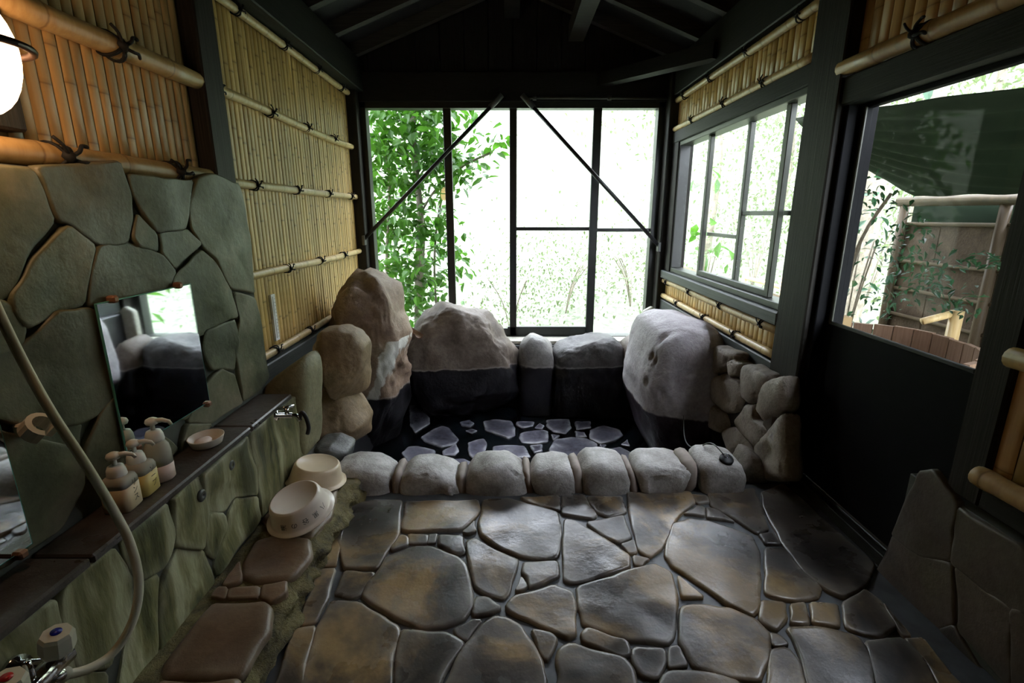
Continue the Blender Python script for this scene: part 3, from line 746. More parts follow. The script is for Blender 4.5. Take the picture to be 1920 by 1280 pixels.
# timber frame (trim)
trims = [
 ('black timber post between the two left bamboo screens', (-1.34, 1.93, 0.5), (-1.09, 2.06, 2.5), 'timber_z'),
 ('black timber post in the back left corner', (-1.35, 4.26, .2), (-1.235, 4.42, 2.5), 'timber_z'),
 ('dark timber post in the back right corner', (1.245, 4.24, .2), (1.36, 4.42, 2.5), 'timber_z'),
 ('dark weathered post between sliding window and door', (1.27, 2.11, .40), (1.42, 2.34, 2.5), 'timber_z'),
 ('dark door post beside the lower bamboo screen at the right edge', (1.31, 1.24, .42), (1.42, 1.345, 1.75), 'timber_z'),
 ('dark wall plate beam along the top of the left wall', (-1.36, -1.3, 2.17), (-1.19, 4.42, 2.40), 'timber_y'),
 ('dark wall plate beam along the top of the right wall', (1.27, -1.3, 2.12), (1.42, 4.42, 2.38), 'timber_y'),
 ('wide dark header beam above the back window', (-1.30, 4.34, 2.10), (1.30, 4.44, 2.32), 'timber'),
 ('timber lintel above the sliding window', (1.285, 2.34, 1.765), (1.42, 4.25, 1.855), 'timber_y'),
 ('thick grey-green timber sill under the sliding window', (1.265, 2.33, .70), (1.42, 4.25, .765), 'timber_sill'),
 ('dark timber lintel above the door', (1.285, -.5, 1.63), (1.42, 2.11, 1.735), 'timber_y'),
 ('dark base beam under the left bamboo screen', (-1.36, 2.05, .36), (-1.25, 4.3, .475), 'timber_sill'),
 ('dark base beam under the low right bamboo screen', (1.28, 2.32, .39), (1.42, 4.3, .515), 'timber_sill'),
 ('dark board at the left edge behind the globe lamp', (-1.15, .6, 1.40), (-1.10, 1.215, 2.3), 'timber_z'),
 ('dark beam under the bamboo at the right edge', (1.31, -.5, .42), (1.42, 1.24, .485), 'timber_y'),
]
for i, (lab, a, b, mt) in enumerate(trims):
    o = box('trim_%d' % (i + 1), a, b, mt, bev=.006); tag(o, lab, kind='structure')
ntrim = len(trims)
def bar_trim(lab, p0, p1, w, h, mt='timber'):
    global ntrim
    ntrim += 1
    p0, p1 = Vector(p0), Vector(p1); d = (p1 - p0).normalized()
    s = d.cross(Vector((0, 0, 1))); s = s.normalized() if s.length > .1 else Vector((1, 0, 0)); u = s.cross(d)
    m = MB(); vs_ = [p + s * (a * w / 2) + u * (b * h / 2) for p in (p0, p1) for a in (-1, 1) for b in (-1, 1)]
    m.add(vs_, [(0, 1, 3, 2), (4, 6, 7, 5), (0, 4, 5, 1), (2, 3, 7, 6), (1, 5, 7, 3), (0, 2, 6, 4)])
    o = m.build('trim_%d' % ntrim, mt); tag(o, lab, kind='structure')
bar_trim('diagonal corner brace between back header and right beam', (.72, 4.36, 2.26), (1.28, 3.42, 2.20), .10, .09)
bar_trim('ridge beam under the ceiling', (0, -1.3, 2.79), (0, 4.45, 2.79), .12, .14)
bar_trim('dark roof purlin running to the back gable, right of the ridge', (.51, -1.3, 2.62), (.51, 4.45, 2.62), .12, .12, 'rafter')

# ------------------------------------------------------------------ back window
W1 = thing('window_1', 'wide dark-framed back window of four glass panes above the bath', None, (0, 4.40, .13), kind='structure')
def wbar(a, b, mat='alu', par=W1, name='frame_bar'): return box(name, a, b, mat, par, .003)
wbar((-1.31, 4.36, .13), (-1.19, 4.46, 2.12)); wbar((1.19, 4.36, .13), (1.31, 4.46, 2.12))
wbar((-1.31, 4.36, 2.055), (1.31, 4.46, 2.13)); wbar((-1.31, 4.36, .10), (1.31, 4.46, .155))
for x, w, yy in ((-.532, .032, 4.385), (.010, .030, 4.40), (.700, .034, 4.385)):
    wbar((x - w, yy - .015, .15), (x + w, yy + .025, 2.06), name='sash_stile')
wbar((.02, 4.40, 1.085), (.69, 4.425, 1.115), name='sash_rail'); wbar((.71, 4.385, 1.075), (1.2, 4.41, 1.105), name='sash_rail')
wbar((-.04, 4.385, .15), (.72, 4.42, .235), name='sash_rail'); wbar((-1.2, 4.385, .15), (-.03, 4.42, .22), name='sash_rail')
for x0, x1, yy in ((-1.2, -.55, 4.41), (-.52, .0, 4.40), (.02, .69, 4.41), (.71, 1.2, 4.40)):
    box('pane', (x0, yy, .16), (x1, yy + .004, 2.055), 'glass', W1, 0)
box('sash_catch', (.60, 4.372, 2.065), (.64, 4.385, 2.078), 'conduit', W1, .002)

for lab, p0, p1 in (('thin dark steel brace rod slanting down to the left across the back window', (-.10, 4.26, 2.11), (-1.245, 4.26, 1.02)),
                    ('thin dark steel brace rod slanting down to the right across the back window', (.10, 4.26, 2.11), (1.24, 4.26, .965))):
    r_ = thing('brace_rod', lab, 'brace rod', p1, 'brace rods in front of the back window')
    MB().tube([p0, p1], .016, 10).build('rod', 'rod', r_, True)
    d = (Vector(p1) - Vector(p0)).normalized()
    MB().tube([Vector(p0) - d * .03, Vector(p0) + d * .10], .022, 10).build('turnbuckle', 'conduit', r_, True)
    s_ = 1 if p1[0] > 0 else -1
    box('end_plate', (p1[0] - .012, 4.23, p1[2] - .05), (p1[0] + .012, 4.29, p1[2] + .03), 'conduit', r_)
cd = thing('conduit_pipe', 'thin grey conduit pipe running under the header of the back window', 'pipe', (.6, 4.32, 2.12))
MB().tube([(.12, 4.325, 2.122), (1.25, 4.325, 2.118)], .009, 8).build('pipe', 'conduit', cd, True)
for x in (.18, .78): MB().tube([(x - .015, 4.325, 2.121), (x + .015, 4.325, 2.121)], .017, 8).build('pipe_clip', 'conduit', cd, True)

# ------------------------------------------------------------------ right window
W2 = thing('window_2', 'sliding window in bronze frame on the right wall', None, (1.34, 3.3, .765), kind='structure')
def w2(y0, y1, z0, z1, x=1.33, t_=.03, name='sash_stile', mat='alu_green'): return box(name, (x, y0, z0), (x + t_, y1, z1), mat, W2, .003)
w2(2.34, 4.25, .765, .80, 1.30, .10, 'frame_bar'); w2(2.34, 4.25, 1.735, 1.77, 1.30, .10, 'frame_bar')
w2(4.10, 4.25, .765, 1.77, 1.29, .12, 'frame_bar', 'timber_z'); w2(4.08, 4.11, .80, 1.74, 1.30, .08, 'frame_bar', 'alu')
w2(2.33, 2.355, .80, 1.74, 1.30, .10, 'frame_bar')
for y, x in ((3.57, 1.33), (2.585, 1.33)): w2(y - .022, y + .022, .80, 1.735, x)
w2(3.06, 3.10, .80, 1.735, 1.37)
w2(2.60, 3.56, .80, .835, 1.33, .03, 'sash_rail')
w2(3.10, 3.57, 1.075, 1.10, 1.37, .025, 'sash_rail', 'alu'); w2(2.36, 3.06, 1.215, 1.24, 1.375, .025, 'sash_rail', 'alu')
for y0, y1, x in ((3.59, 4.09, 1.345), (2.61, 3.55, 1.345), (3.10, 3.56, 1.385), (2.36, 3.06, 1.39)):
    box('pane', (x, y0, .81), (x + .004, y1, 1.735), 'glass_dusty', W2, 0)

# ------------------------------------------------------------------ door
D1 = thing('door_1', 'black door with a tall clear glass pane in the right wall', None, (1.36, 1.7, 0), kind='structure')
def dp(name, y0, y1, z0, z1, x0=1.35, x1=1.385, mat='door'): return box(name, (x0, y0, z0), (x1, y1, z1), mat, D1, .003)
dp('door_panel', 1.30, 2.11, .06, .775); dp('door_stile', 2.06, 2.11, .775, 1.65); dp('door_stile', 1.30, 1.375, .775, 1.65)
dp('door_rail', 1.375, 2.06, 1.615, 1.65)
dp('pane', 1.37, 2.065, .77, 1.62, 1.362, 1.366, 'glass_door')
dp('glazing_bead', 2.045, 2.065, .775, 1.62, 1.345, 1.355, 'alu_green'); dp('glazing_bead', 1.375, 2.06, .77, .785, 1.343, 1.352, 'alu')
dp('threshold', 1.25, 2.14, 0.0, .05, 1.31, 1.42, 'timber_y'); dp('threshold_strip', 1.28, 2.12, .05, .062, 1.335, 1.345, 'alu')
dp('door_jamb', 2.08, 2.12, .0, 1.66, 1.30, 1.42, 'door')

# ================================================================== BAMBOO SCREENS
def strip_mesh(name, H, w, seed, mat, bulge=.13):
    rnd = random.Random(seed)
    rows = [(0.0, 1.0, 0)]; z = rnd.uniform(.05, .30)
    while z < H - .02:
        rows += [(z - .012, 1.0, 0), (z - .003, 1.05, .25), (z, 1.09, .9), (z + .004, 1.03, .35), (z + .014, 1.0, 0)]
        z += rnd.uniform(.22, .36)
    rows = sorted([r for r in rows if 0 <= r[0] < H]) + [(H, 1.0, 0)]
    vs_, es_, fs = [], [], []
    K = 7
    for z, s, e in rows:
        taper = 1 - .05 * z / max(H, .1)
        for k in range(K):
            a = math.pi * k / (K - 1)
            vs_.append((math.sin(a) * w * bulge * s, -math.cos(a) * w * .485 * min(s, 1.02) * taper, z)); es_.append(e)
    for i in range(len(rows) - 1):
        for k in range(K - 1):
            fs.append((i * K + k, i * K + k + 1, (i + 1) * K + k + 1, (i + 1) * K + k))
    fs += [tuple(range(K))[::-1], tuple((len(rows) - 1) * K + k for k in range(K))]
    me = bpy.data.meshes.new(name); me.from_pydata(vs_, [], fs)
    at = me.attributes.new('edge', 'FLOAT', 'POINT'); at.data.foreach_set('value', es_)
    me.polygons.foreach_set('use_smooth', [True] * len(me.polygons)); me.materials.append(M[mat])
    return me

def tie_mesh():
    m = MB()
    for sgn in (-1, 1):           # two wraps crossing on the front of a unit-radius rail (axis Y, front +X)
        for off in (-.10, .10):
            pts = []
            for k in range(21):
                a = 2 * math.pi * k / 20
                pts.append((1.10 * math.cos(a), sgn * .75 * math.sin(a) + off + .12 * math.cos(a), 1.10 * math.sin(a)))
            m.tube(pts, .13, 6, False)
    m.tube([(1.0, -.45, .25), (1.3, 0, .05), (1.0, .45, -.2)], [.3, .48, .3], 8)
    m.tube(smooth_path([(1.25, .1, .1), (1.6, .6, .6), (1.45, 1.1, 1.2), (1.6, 1.6, 1.15)], 3), [.17] * 9 + [.10], 6)
    m.tube(smooth_path([(1.25, .1, -.1), (1.6, .9, -.25), (1.5, 1.6, -.15), (1.3, 2.0, -.45)], 3), [.17] * 9 + [.10], 6)
    m.tube(smooth_path([(1.25, -.1, .1), (1.5, -.8, .8), (1.3, -1.5, 1.35)], 3), .14, 6)
    me = bpy.data.meshes.new('rope_tie'); me.from_pydata(m.v, [], m.f); me.materials.append(M['rope'])
    me.polygons.foreach_set('use_smooth', [True] * len(me.polygons))
    return me
TIE = tie_mesh()

def rail(parent, side, x, y0, y1, z, r, ties, seed, mat='bamboo_rail'):
    rnd = random.Random(seed)
    ys, rs, es = [y0], [r], [0]; y = y0 + rnd.uniform(.06, .2)
    while y < y1 - .03:
        ys += [y - .03, y - .006, y, y + .004, y + .03]; rs += [r, r * 1.07, r * 1.04, r * 1.08, r]; es += [0, .1, .9, .1, 0]
        y += rnd.uniform(.18, .27)
    ys.append(y1); rs.append(r * .98); es.append(0)
    sag = rnd.uniform(-.008, .008)
    o = MB().tube([(x, a, z + sag * math.sin(3 * (a - y0))) for a in ys], rs, 14, True, es).build('bamboo_rail', mat, parent, True, loc=(x, (y0 + y1) / 2, z))
    for ty in ties:
        t_ = bpy.data.objects.new('rope_tie', TIE); col.objects.link(t_)
        t_.scale = (r, r, r); t_.location = (x, ty, z)
        t_.rotation_euler = (rnd.uniform(-.15, .15), 0, 0 if side > 0 else math.pi)
        t_.parent = o; t_.matrix_parent_inverse = (Matrix.Translation(parent.location) @ Matrix.Translation(Vector(o.location) - Vector(parent.location))).inverted()
    return o

def screen(label, side, x, y0, y1, z0, z1, pitch, rails, seed, mat='bamboo', railmat='bamboo_rail', railr=.022):
    """side = +1 faces +X (left wall), -1 faces -X (right wall); x = plane of the strips' backs"""
    root = thing('bamboo_screen', label, 'bamboo screen', (x, (y0 + y1) / 2, z0))
    meshes = [strip_mesh('bamboo_strip', z1 - z0, pitch, seed + i, mat) for i in range(9)]
    rnd = random.Random(seed); n = int(round((y1 - y0) / pitch))
    last = -1
    for i in range(n):
        k = rnd.randrange(9)
        if k == last: k = (k + 1) % 9
        last = k
        o = bpy.data.objects.new('bamboo_strip', meshes[k]); col.objects.link(o)
        o.location = (x + side * rnd.uniform(0, .003), y0 + pitch * (i + .5), z0)
        o.rotation_euler = (rnd.uniform(-.002, .002), 0, 0 if side > 0 else math.pi)
        child(o, root)
    box('backing', (x - side * .012, y0, z0), (x - side * .001, y1, z1), 'back_board', root, 0)
    for j, (ry0, ry1, z, ties) in enumerate(rails):
        rail(root, side, x + side * (pitch * .13 + railr * .95), ry0, ry1, z, railr, ties, seed + 50 + j, railmat)
    return root

screen('tall pale bamboo screen with five tied rails on the left wall beside the bath', 1, -1.315, 2.06, 4.27, .48, 2.17, .040, [
    (2.08, 4.25, 2.145, [2.62, 3.12, 3.60, 4.08]), (2.08, 4.25, 1.745, [2.35, 2.85, 3.33, 3.81]), (2.08, 4.27, 1.36, [2.59, 3.09, 3.61, 4.10]),
    (2.08, 4.25, .92, [2.36, 2.855, 3.35, 3.82]), (2.08, 4.27, .505, [2.60, 3.07, 3.55])], 11, railr=.021)
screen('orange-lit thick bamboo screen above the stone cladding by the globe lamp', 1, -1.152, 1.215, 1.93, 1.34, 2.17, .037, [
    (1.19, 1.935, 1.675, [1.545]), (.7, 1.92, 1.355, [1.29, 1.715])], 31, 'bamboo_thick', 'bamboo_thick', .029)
screen('short bamboo screen under the beam above the sliding window', -1, 1.325, 2.34, 4.25, 1.86, 2.12, .052, [
    (2.34, 4.26, 2.085, [2.52, 3.03, 3.56, 4.06]), (2.34, 4.26, 1.875, [2.79, 3.28, 3.83])], 41, railr=.021)
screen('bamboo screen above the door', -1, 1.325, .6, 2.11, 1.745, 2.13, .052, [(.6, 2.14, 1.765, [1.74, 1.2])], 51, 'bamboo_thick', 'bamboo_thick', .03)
screen('low bamboo screen with two rails under the sliding window sill', -1, 1.325, 2.33, 4.25, .50, .705, .052, [
    (2.33, 4.25, .672, [2.50, 3.025, 3.575, 4.12]), (2.33, 4.27, .545, [2.79, 3.265, 3.82])], 61, railr=.021)
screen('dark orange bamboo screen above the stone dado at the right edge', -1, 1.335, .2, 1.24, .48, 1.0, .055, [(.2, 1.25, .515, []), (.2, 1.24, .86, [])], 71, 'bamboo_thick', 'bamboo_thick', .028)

# ================================================================== WASHING PLACE (left)
ledge = thing('stone_ledge', 'low ledge wall faced with greenish split stone along the left wall', 'ledge', (-1.0, 1.0, 0))
box('ledge_core', (-1.085, -.9, .0), (-.957, 2.0, .455), 'wall_mortar', ledge, .004)
for i, p in enumerate(LOW):
    slab('ledge_stone', p, YZ(-.957, 1), .012, .012, 'low_stone', ledge, bev=.006, rough=.007, seed=400 + i)
for i, (y0, y1) in enumerate(((-.9, .955), (.96, 1.66), (1.665, 2.0))):
    box('ledge_top', (-1.085, y0, .455), (-.942, y1, .478), 'ledge_top', ledge, .005)
for y, z in ((1.511, .405), (1.345, .392)):
    b = MB().lathe([(.019, 0), (.019, .006), (.015, .010), (.006, .011), (.005, .007), (0, .007)], 18, Matrix.Translation((-.948, y, z)) @ Matrix.Rotation(R(90), 4, 'Y')).build('wall_plug', 'conduit', ledge, True)

bench = thing('stone_step', 'rough stone step along the foot of the ledge wall', 'step', (-.83, 1.2, 0))
# core with a ragged side
bm = bmesh.new()
nx, ny, nz = 4, 150, 8
def bench_pt(i, j, k):
    y = -.5 + 2.53 * j / ny; z = .085 * k / nz
    x = -.955 + (.955 - .668) * i / nx
    if i == nx:
        x -= .04 * (k / nz) ** 1.5
        w = noise.noise(Vector((3.1, y * 9, z * 30))) * .034 + noise.noise(Vector((8.1, y * 25, z * 60))) * .022 + abs(noise.noise(Vector((1.1, y * 14, z * 22)))) * .02
        x += w
    if k == nz: z += noise.noise(Vector((x * 12, y * 12, 5))) * .004
    return (x, y, z)
idx = {}
mb = MB(); vs_ = []; fs = []
def bidx(i, j, k):
    if (i, j, k) not in idx: idx[(i, j, k)] = len(vs_); vs_.append(bench_pt(i, j, k))
    return idx[(i, j, k)]
for j in range(ny):
    for i in range(nx): fs.append((bidx(i, j, nz), bidx(i + 1, j, nz), bidx(i + 1, j + 1, nz), bidx(i, j + 1, nz)))
    for k in range(nz): fs.append((bidx(nx, j, k), bidx(nx, j + 1, k), bidx(nx, j + 1, k + 1), bidx(nx, j, k + 1)))
mb.add(vs_, fs).build('step_core', 'bench_side', bench, True)
for i, p in enumerate(BENCH):
    slab('step_stone', p, XY(.085), .012, .012, 'bench_stone', bench, bev=.012, rough=.004, seed=500 + i)
for i, (y, w) in enumerate(((.80, .22), (.5, .26), (.2, .24))):
    slab('step_stone', [(-.94, y - w / 2), (-.76, y - w / 2.2), (-.74, y + w / 2.4), (-.94, y + w / 2.2)], XY(.085), .012, .012, 'bench_stone', bench, seed=530 + i)

# mirrors
def mirror(label, y0, y1, z0, z1, clips):
    r_ = thing('wall_mirror', label, 'mirror', (-1.055, (y0 + y1) / 2, z0))
    X = -1.058
    box('glass_body', (X - .006, y0, z0), (X - .0005, y1, z1), 'mirror_edge', r_, .001)
    mesh_obj('mirror_face', [(X, y0 + .003, z0 + .003), (X, y1 - .003, z0 + .003), (X, y1 - .003, z1 - .003), (X, y0 + .003, z1 - .003)], [(0, 1, 2, 3)], 'mirror', None, loc=(X, (y0 + y1) / 2, z0)).parent = r_
    o = r_.children[-1]; o.matrix_parent_inverse = Matrix.Translation(r_.location).inverted()
    for y, z in clips: 
        MB().box((X - .012, y - .011, z - .010), (X + .012, y + .011, z + .010), .005).build('mirror_clip', 'brass_clip', r_)
    return r_
mirror('frameless rectangular mirror on the stone wall above the pump bottles', 1.245, 1.632, .585, 1.0, [(1.30, 1.003), (1.565, 1.003), (1.615, .583), (1.28, .583)])
mirror('second frameless mirror cut by the left edge of the picture', .55, .952, .515, .93, [(.92, .512)])

# pump bottles
def pump(m_head, root, z, k=1.0, yaw=0.0):
    """cap collar, stem, domed head with a beak"""
    x, y = root.location[0], root.location[1]
    MB().lathe([(.0, z - .001), (.022 * k, z), (.0225 * k, .004 + z), (.021 * k, z + .018 * k), (.017 * k, z + .028 * k), (.008 * k, z + .031 * k), (0, z + .031 * k)], 20, Matrix.Translation((x, y, 0))).build('pump_collar', m_head, root, True)
    MB().tube([(x, y, z + .028 * k), (x, y, z + .052 * k)], .0055 * k, 10).build('pump_stem', m_head, root, True)
    m = MB(); mt = Matrix.Translation((x, y, z + .048 * k)) @ Matrix.Rotation(yaw, 4, 'Z')
    m.lathe([(.014 * k, 0), (.0165 * k, .006 * k), (.014 * k, .013 * k), (.007 * k, .017 * k), (0, .0175 * k)], 18, mt)
    pts = [mt @ Vector(p) for p in ((.005 * k, 0, .008 * k), (.025 * k, 0, .009 * k), (.040 * k, 0, .003 * k), (.045 * k, 0, -.007 * k))]
    m.tube(pts, [.007 * k, .0062 * k, .0052 * k, .0042 * k], 10)
    m.build('pump_head', m_head, root, True)

def text_mesh(body, size):
    cu = bpy.data.curves.new('lettering', 'FONT'); cu.body = body; cu.size = size; cu.align_x = 'CENTER'; cu.align_y = 'CENTER'; cu.resolution_u = 2
    ob = bpy.data.objects.new('lettering', cu); col.objects.link(ob)
    bpy.context.view_layer.update()
    dg = bpy.context.evaluated_depsgraph_get()
    me = bpy.data.meshes.new_from_object(ob.evaluated_get(dg))
    bpy.data.objects.remove(ob); bpy.data.curves.remove(cu)
    return [v.co.copy() for v in me.vertices], [tuple(p.vertices) for p in me.polygons]

def square_bottle(label, x, y, body_mat, lev, yaw, txt, h=.094, w=.033):
    r_ = thing('pump_bottle', label, 'bottle', (x, y, .478), 'pump bottles on the ledge')
    mt = Matrix.Translation((x, y, .478)) @ Matrix.Rotation(yaw, 4, 'Z')
    MB().lathe([(w * .92, .0005), (w, .004), (w, lev)], 28, mt, 7).build('liquid', body_mat, r_, True)
    MB().lathe([(w, lev), (w * 1.0, h * .84), (w * .9, h * .94), (w * .62, h), (.0, h + .001)], 28, mt, 6).build('bottle_shoulder', 'bottle_clear', r_, True)
    pump('white', r_, .478 + h - .002, 1.0, yaw + R(20))
    # vertical lettering on the side facing the room
    m = MB()
    for i, ch in enumerate(txt):
        tv, tf = text_mesh(ch, .021)
        m.add([mt @ Vector((w * 1.012 + .0006, v.x + .004, h * .74 - i * .021 + v.y)) for v in tv], tf)
    m.build('lettering', 'print', r_)
    return r_
square_bottle('square pump bottle of milky rinse, nearest of the three bottles', -1.015, 1.150, 'bottle_milk', .066, R(6), 'リンス')
square_bottle('square pump bottle of amber soap between the milky and the round bottle', -1.018, 1.222, 'bottle_amber', .064, R(4), 'ソープ')
r_ = thing('pump_bottle', 'taller round clear pump bottle part filled with pink lotion', 'bottle', (-1.015, 1.297, .478), 'pump bottles on the ledge')
MB().lathe([(.030, .0005), (.034, .005), (.034, .05)], 28, Matrix.Translation((-1.015, 1.297, .478))).build('liquid', 'bottle_pink', r_, True)
MB().lathe([(.034, .05), (.0335, .085), (.030, .105), (.022, .118), (.016, .122), (0, .123)], 28, Matrix.Translation((-1.015, 1.297, .478))).build('bottle_shoulder', 'bottle_clear', r_, True)
pump('white', r_, .478 + .120, 1.05, R(15))

# soap dish with a bar of soap
r_ = thing('soap_dish', 'oval cream soap dish on the stone ledge', 'soap dish', (-1.015, 1.515, .478))
mt = Matrix.Translation((-1.015, 1.515, .4785)) @ Matrix.Diagonal((1.0, 1.12, 1, 1))
MB().lathe([(.036, 0), (.044, .004), (.052, .028), (.0525, .0305), (.0495, .0305), (.043, .008), (.034, .006), (0, .006)], 36, mt).build('dish', 'cream2', r_, True)
o = MB().lathe([(.016, 0), (.024, .004), (.026, .010), (.022, .016), (.010, .018), (0, .018)], 24, Matrix.Translation((-1.02, 1.505, .485)) @ Matrix.Diagonal((.9, 1.25, 1, 1))).build('soap_bar', 'soap', None, True)
tag(o, 'pale pink bar of soap lying in the oval dish', 'soap')

# shower hose, holder, mixer tap
o = MB().tube(smooth_path(HOSE, 6), .0088, 12).build('shower_hose', 'hose', None, True); tag(o, 'long cream shower hose looping down from the left edge to the mixer tap', 'hose')
r_ = thing('shower_holder', 'cream shower head clip screwed to the stone wall', 'bracket', (-1.06, 1.0, .75))
pts = []
for k in range(15):
    a = R(35) + R(290) * k / 14
    pts.append((-1.030 + .020 * math.cos(a), 1.0 + .020 * math.sin(a)))
m = MB(); vs_, fs = [], []
for (px, py) in pts:
    d = Vector((px + 1.030, py - 1.0)).normalized()
    for rr, zz in ((0.0, .752), (.011, .754), (.011, .784), (0.0, .786)):
        vs_.append((px + d.x * rr, py + d.y * rr, zz))
for i in range(14): fs += [(i * 4 + k, i * 4 + (k + 1) % 4, (i + 1) * 4 + (k + 1) % 4, (i + 1) * 4 + k) for k in range(4)]
fs += [(0, 1, 2, 3), (59, 58, 57, 56)]
hm = Matrix.Translation((-1.03, 1.0, .77)) @ Matrix.Rotation(R(48), 4, 'Y') @ Matrix.Translation((1.03, -1.0, -.77))
m.add([hm @ Vector(v) for v in vs_], fs).build('clip', 'cream2', r_)
MB().box((-1.076, .985, .752), (-1.048, 1.015, .782), .004).build('clip_base', 'cream2', r_)

tapr = thing('mixer_tap', 'chrome two-handle mixer tap with cream octagonal knobs at the lower left', 'tap', (-.94, .72, .36))
MB().tube([(-.868, .64, .395), (-.868, .785, .395)], .021, 14).build('tap_body', 'chrome', tapr, True)
for y in (.665, .755): MB().tube([(-.95, y, .385), (-.93, y, .387), (-.93, y, .39), (-.868, y, .395)], [.026, .026, .014, .014], 14).build('wall_union', 'chrome', tapr, True)
for nm, y, cap in (('blue', .762, 'blue'), ('red', .668, 'red')):
    mt = Matrix.Translation((-.858, y, .412)) @ Matrix.Rotation(R(8), 4, 'Y')
    MB().tube([mt @ Vector((0, 0, -.02)), mt @ Vector((0, 0, .012))], .013, 12).build('knob_neck', 'chrome', tapr, True)
    kb = MB().lathe([(.020, .008), (.026, .012), (.028, .02), (.027, .046), (.0235, .053), (0, .055)], 8, mt).build('knob', 'knob', tapr)
    cp = MB().lathe([(.009, .0545), (.009, .0562), (0, .0566)], 18, mt).build('knob_cap', cap, None, True, loc=tuple(mt.translation))
    cp.parent = kb; cp.matrix_parent_inverse = Matrix.Translation(kb.matrix_basis.translation + tapr.matrix_basis.translation * 0).inverted() @ Matrix.Identity(4)
    cp.parent = tapr; cp.matrix_parent_inverse = Matrix.Translation(tapr.location).inverted()
MB().tube([(-.868, .715, .40), (-.862, .712, .425), (-.858, .708, .455)], [.010, .008, .007], 10).build('diverter_lever', 'chrome', tapr, True)
MB().tube([(-.868, .735, .385), (-.858, .755, .375), HOSE[-1]], [.013, .013, .013], 12).build('hose_outlet', 'chrome', tapr, True)
hx = Vector(HOSE[-1]); hd = (Vector(HOSE[-2]) - hx).normalized()
MB().tube([hx - hd * .01, hx + hd * .03], .0145, 12).build('hose_nut', 'knob', tapr, True)

# wall tap near the bath
r_ = thing('wall_tap', 'small chrome tap with dark hose on the end of the ledge wall', 'tap', (-.95, 1.86, .44))
MB().tube([(-.962, 1.86, .437), (-.942, 1.86, .437), (-.942, 1.86, .437), (-.885, 1.862, .437)], [.022, .020, .010, .011], 14).build('tap_body', 'chrome', r_, True)
MB().tube([(-.905, 1.861, .437), (-.905, 1.861, .470)], .009, 12).build('tap_stem', 'chrome', r_, True)
MB().tube([(-.930, 1.845, .472), (-.880, 1.877, .472)], .0065, 10).build('tap_handle', 'chrome', r_, True)
MB().tube(smooth_path([(-.888, 1.862, .437), (-.870, 1.866, .432), (-.860, 1.868, .412)], 4), .010, 10).build('tap_nozzle', 'chrome', r_, True)
MB().tube(smooth_path([(-.860, 1.868, .420), (-.850, 1.872, .445), (-.838, 1.878, .42), (-.834, 1.884, .375), (-.842, 1.885, .345)], 4), .0085, 10).build('tap_hose', 'rubber', r_, True)

# wash bowls, upside down
def bowl(label, loc, rot, mat, txt=None):
    r_ = thing('wash_bowl', label, 'bowl', loc, 'wash bowls on the step')
    prof = [(.1235, .0), (.1255, .002), (.1245, .006), (.112, .008), (.108, .014), (.096, .062), (.092, .074), (.086, .080), (.082, .0805), (.079, .0775), (.0, .0775)]
    inner = [(.0, .072), (.076, .072), (.086, .066), (.100, .014), (.106, .004), (.1235, .0)]
    b = MB().lathe(inner + prof[1:], 56).build('bowl_body', mat, None, True, at_center=False); b.parent = r_
    if txt:
        m = MB(); n = len(txt)
        for i, ch in enumerate(txt):
            tv, tf = text_mesh(ch, .024)
            for v in tv: v.xy = -v.xy        # the bowl stands upside down, so does its lettering
            ang0 = R(-100 + (n - 1 - i) * 22)
            vs_ = []
            for v in tv:
                z = .036 + v.y; rr = .1087 - (z - .014) * .25 + .0005; a = ang0 + v.x / .102
                vs_.append((rr * math.cos(a), rr * math.sin(a), z))
            m.add(vs_, tf)
        q = m.build('lettering', 'print', None, at_center=False); q.parent = r_
    r_.rotation_euler = rot
    return r_
bowl('cream wash bowl turned upside down against the bath curb', (-.845, 1.925, .113), (R(-3), R(9), 0), 'cream')
bowl('pale wash bowl with black lettering lying upside down on the stone step', (-.80, 1.665, .124), (R(13), R(-9), 0), 'cream2', '八黒谷の湯')

# thermometer strip on the bamboo
r_ = thing('thermometer', 'slim white thermometer strip fixed to the left bamboo screen', 'thermometer', (-1.295, 2.67, .55))
box('scale_strip', (-1.3085, 2.645, .545), (-1.296, 2.690, .80), 'strip_white', r_, .001)
MB().tube([(-1.295, 2.660, .56), (-1.295, 2.660, .79)], .0018, 6).build('glass_tube', 'strip_white', r_, True)
for i in range(12): box('scale_mark', (-1.2965, 2.674, .565 + i * .019), (-1.2952, 2.684, .5665 + i * .019), 'print', r_, 0)

# globe lamp
r_ = thing('wall_lamp', 'glowing white globe wall lamp with metal guard ring at the left edge', 'lamp', (-1.10, 1.0, 1.5))
c0 = Vector((-1.0, 1.005, 1.51))
MB().lathe([(0, -.112)] + [(.078 * math.sin(R(a)) ** .9, -.112 * math.cos(R(a))) for a in range(12, 170, 12)] + [(.03, .105), (0, .106)], 28, Matrix.Translation(c0)).build('globe', 'globe', r_, True)
MB().lathe([(.035, .10), (.045, .105), (.045, .14), (.03, .15), (0, .151)], 20, Matrix.Translation(c0)).build('lamp_cap', 'lamp_metal', r_, True)
ring = [(c0.x + .098 * math.cos(R(a)), c0.y + .098 * math.sin(R(a)), c0.z + .012) for a in range(0, 361, 12)]
MB().tube(ring, .007, 8, False).build('guard_ring', 'lamp_metal', r_, True)
MB().tube(smooth_path([(c0.x - .04, c0.y, c0.z + .135), (c0.x - .098, c0.y, c0.z + .08), (c0.x - .098, c0.y, c0.z + .012)], 4), .004, 6).build('guard_wire', 'lamp_metal', r_, True)
MB().tube([(-1.11, 1.005, 1.63), (-1.0, 1.005, 1.65)], .012, 10).build('lamp_arm', 'lamp_metal', r_, True)

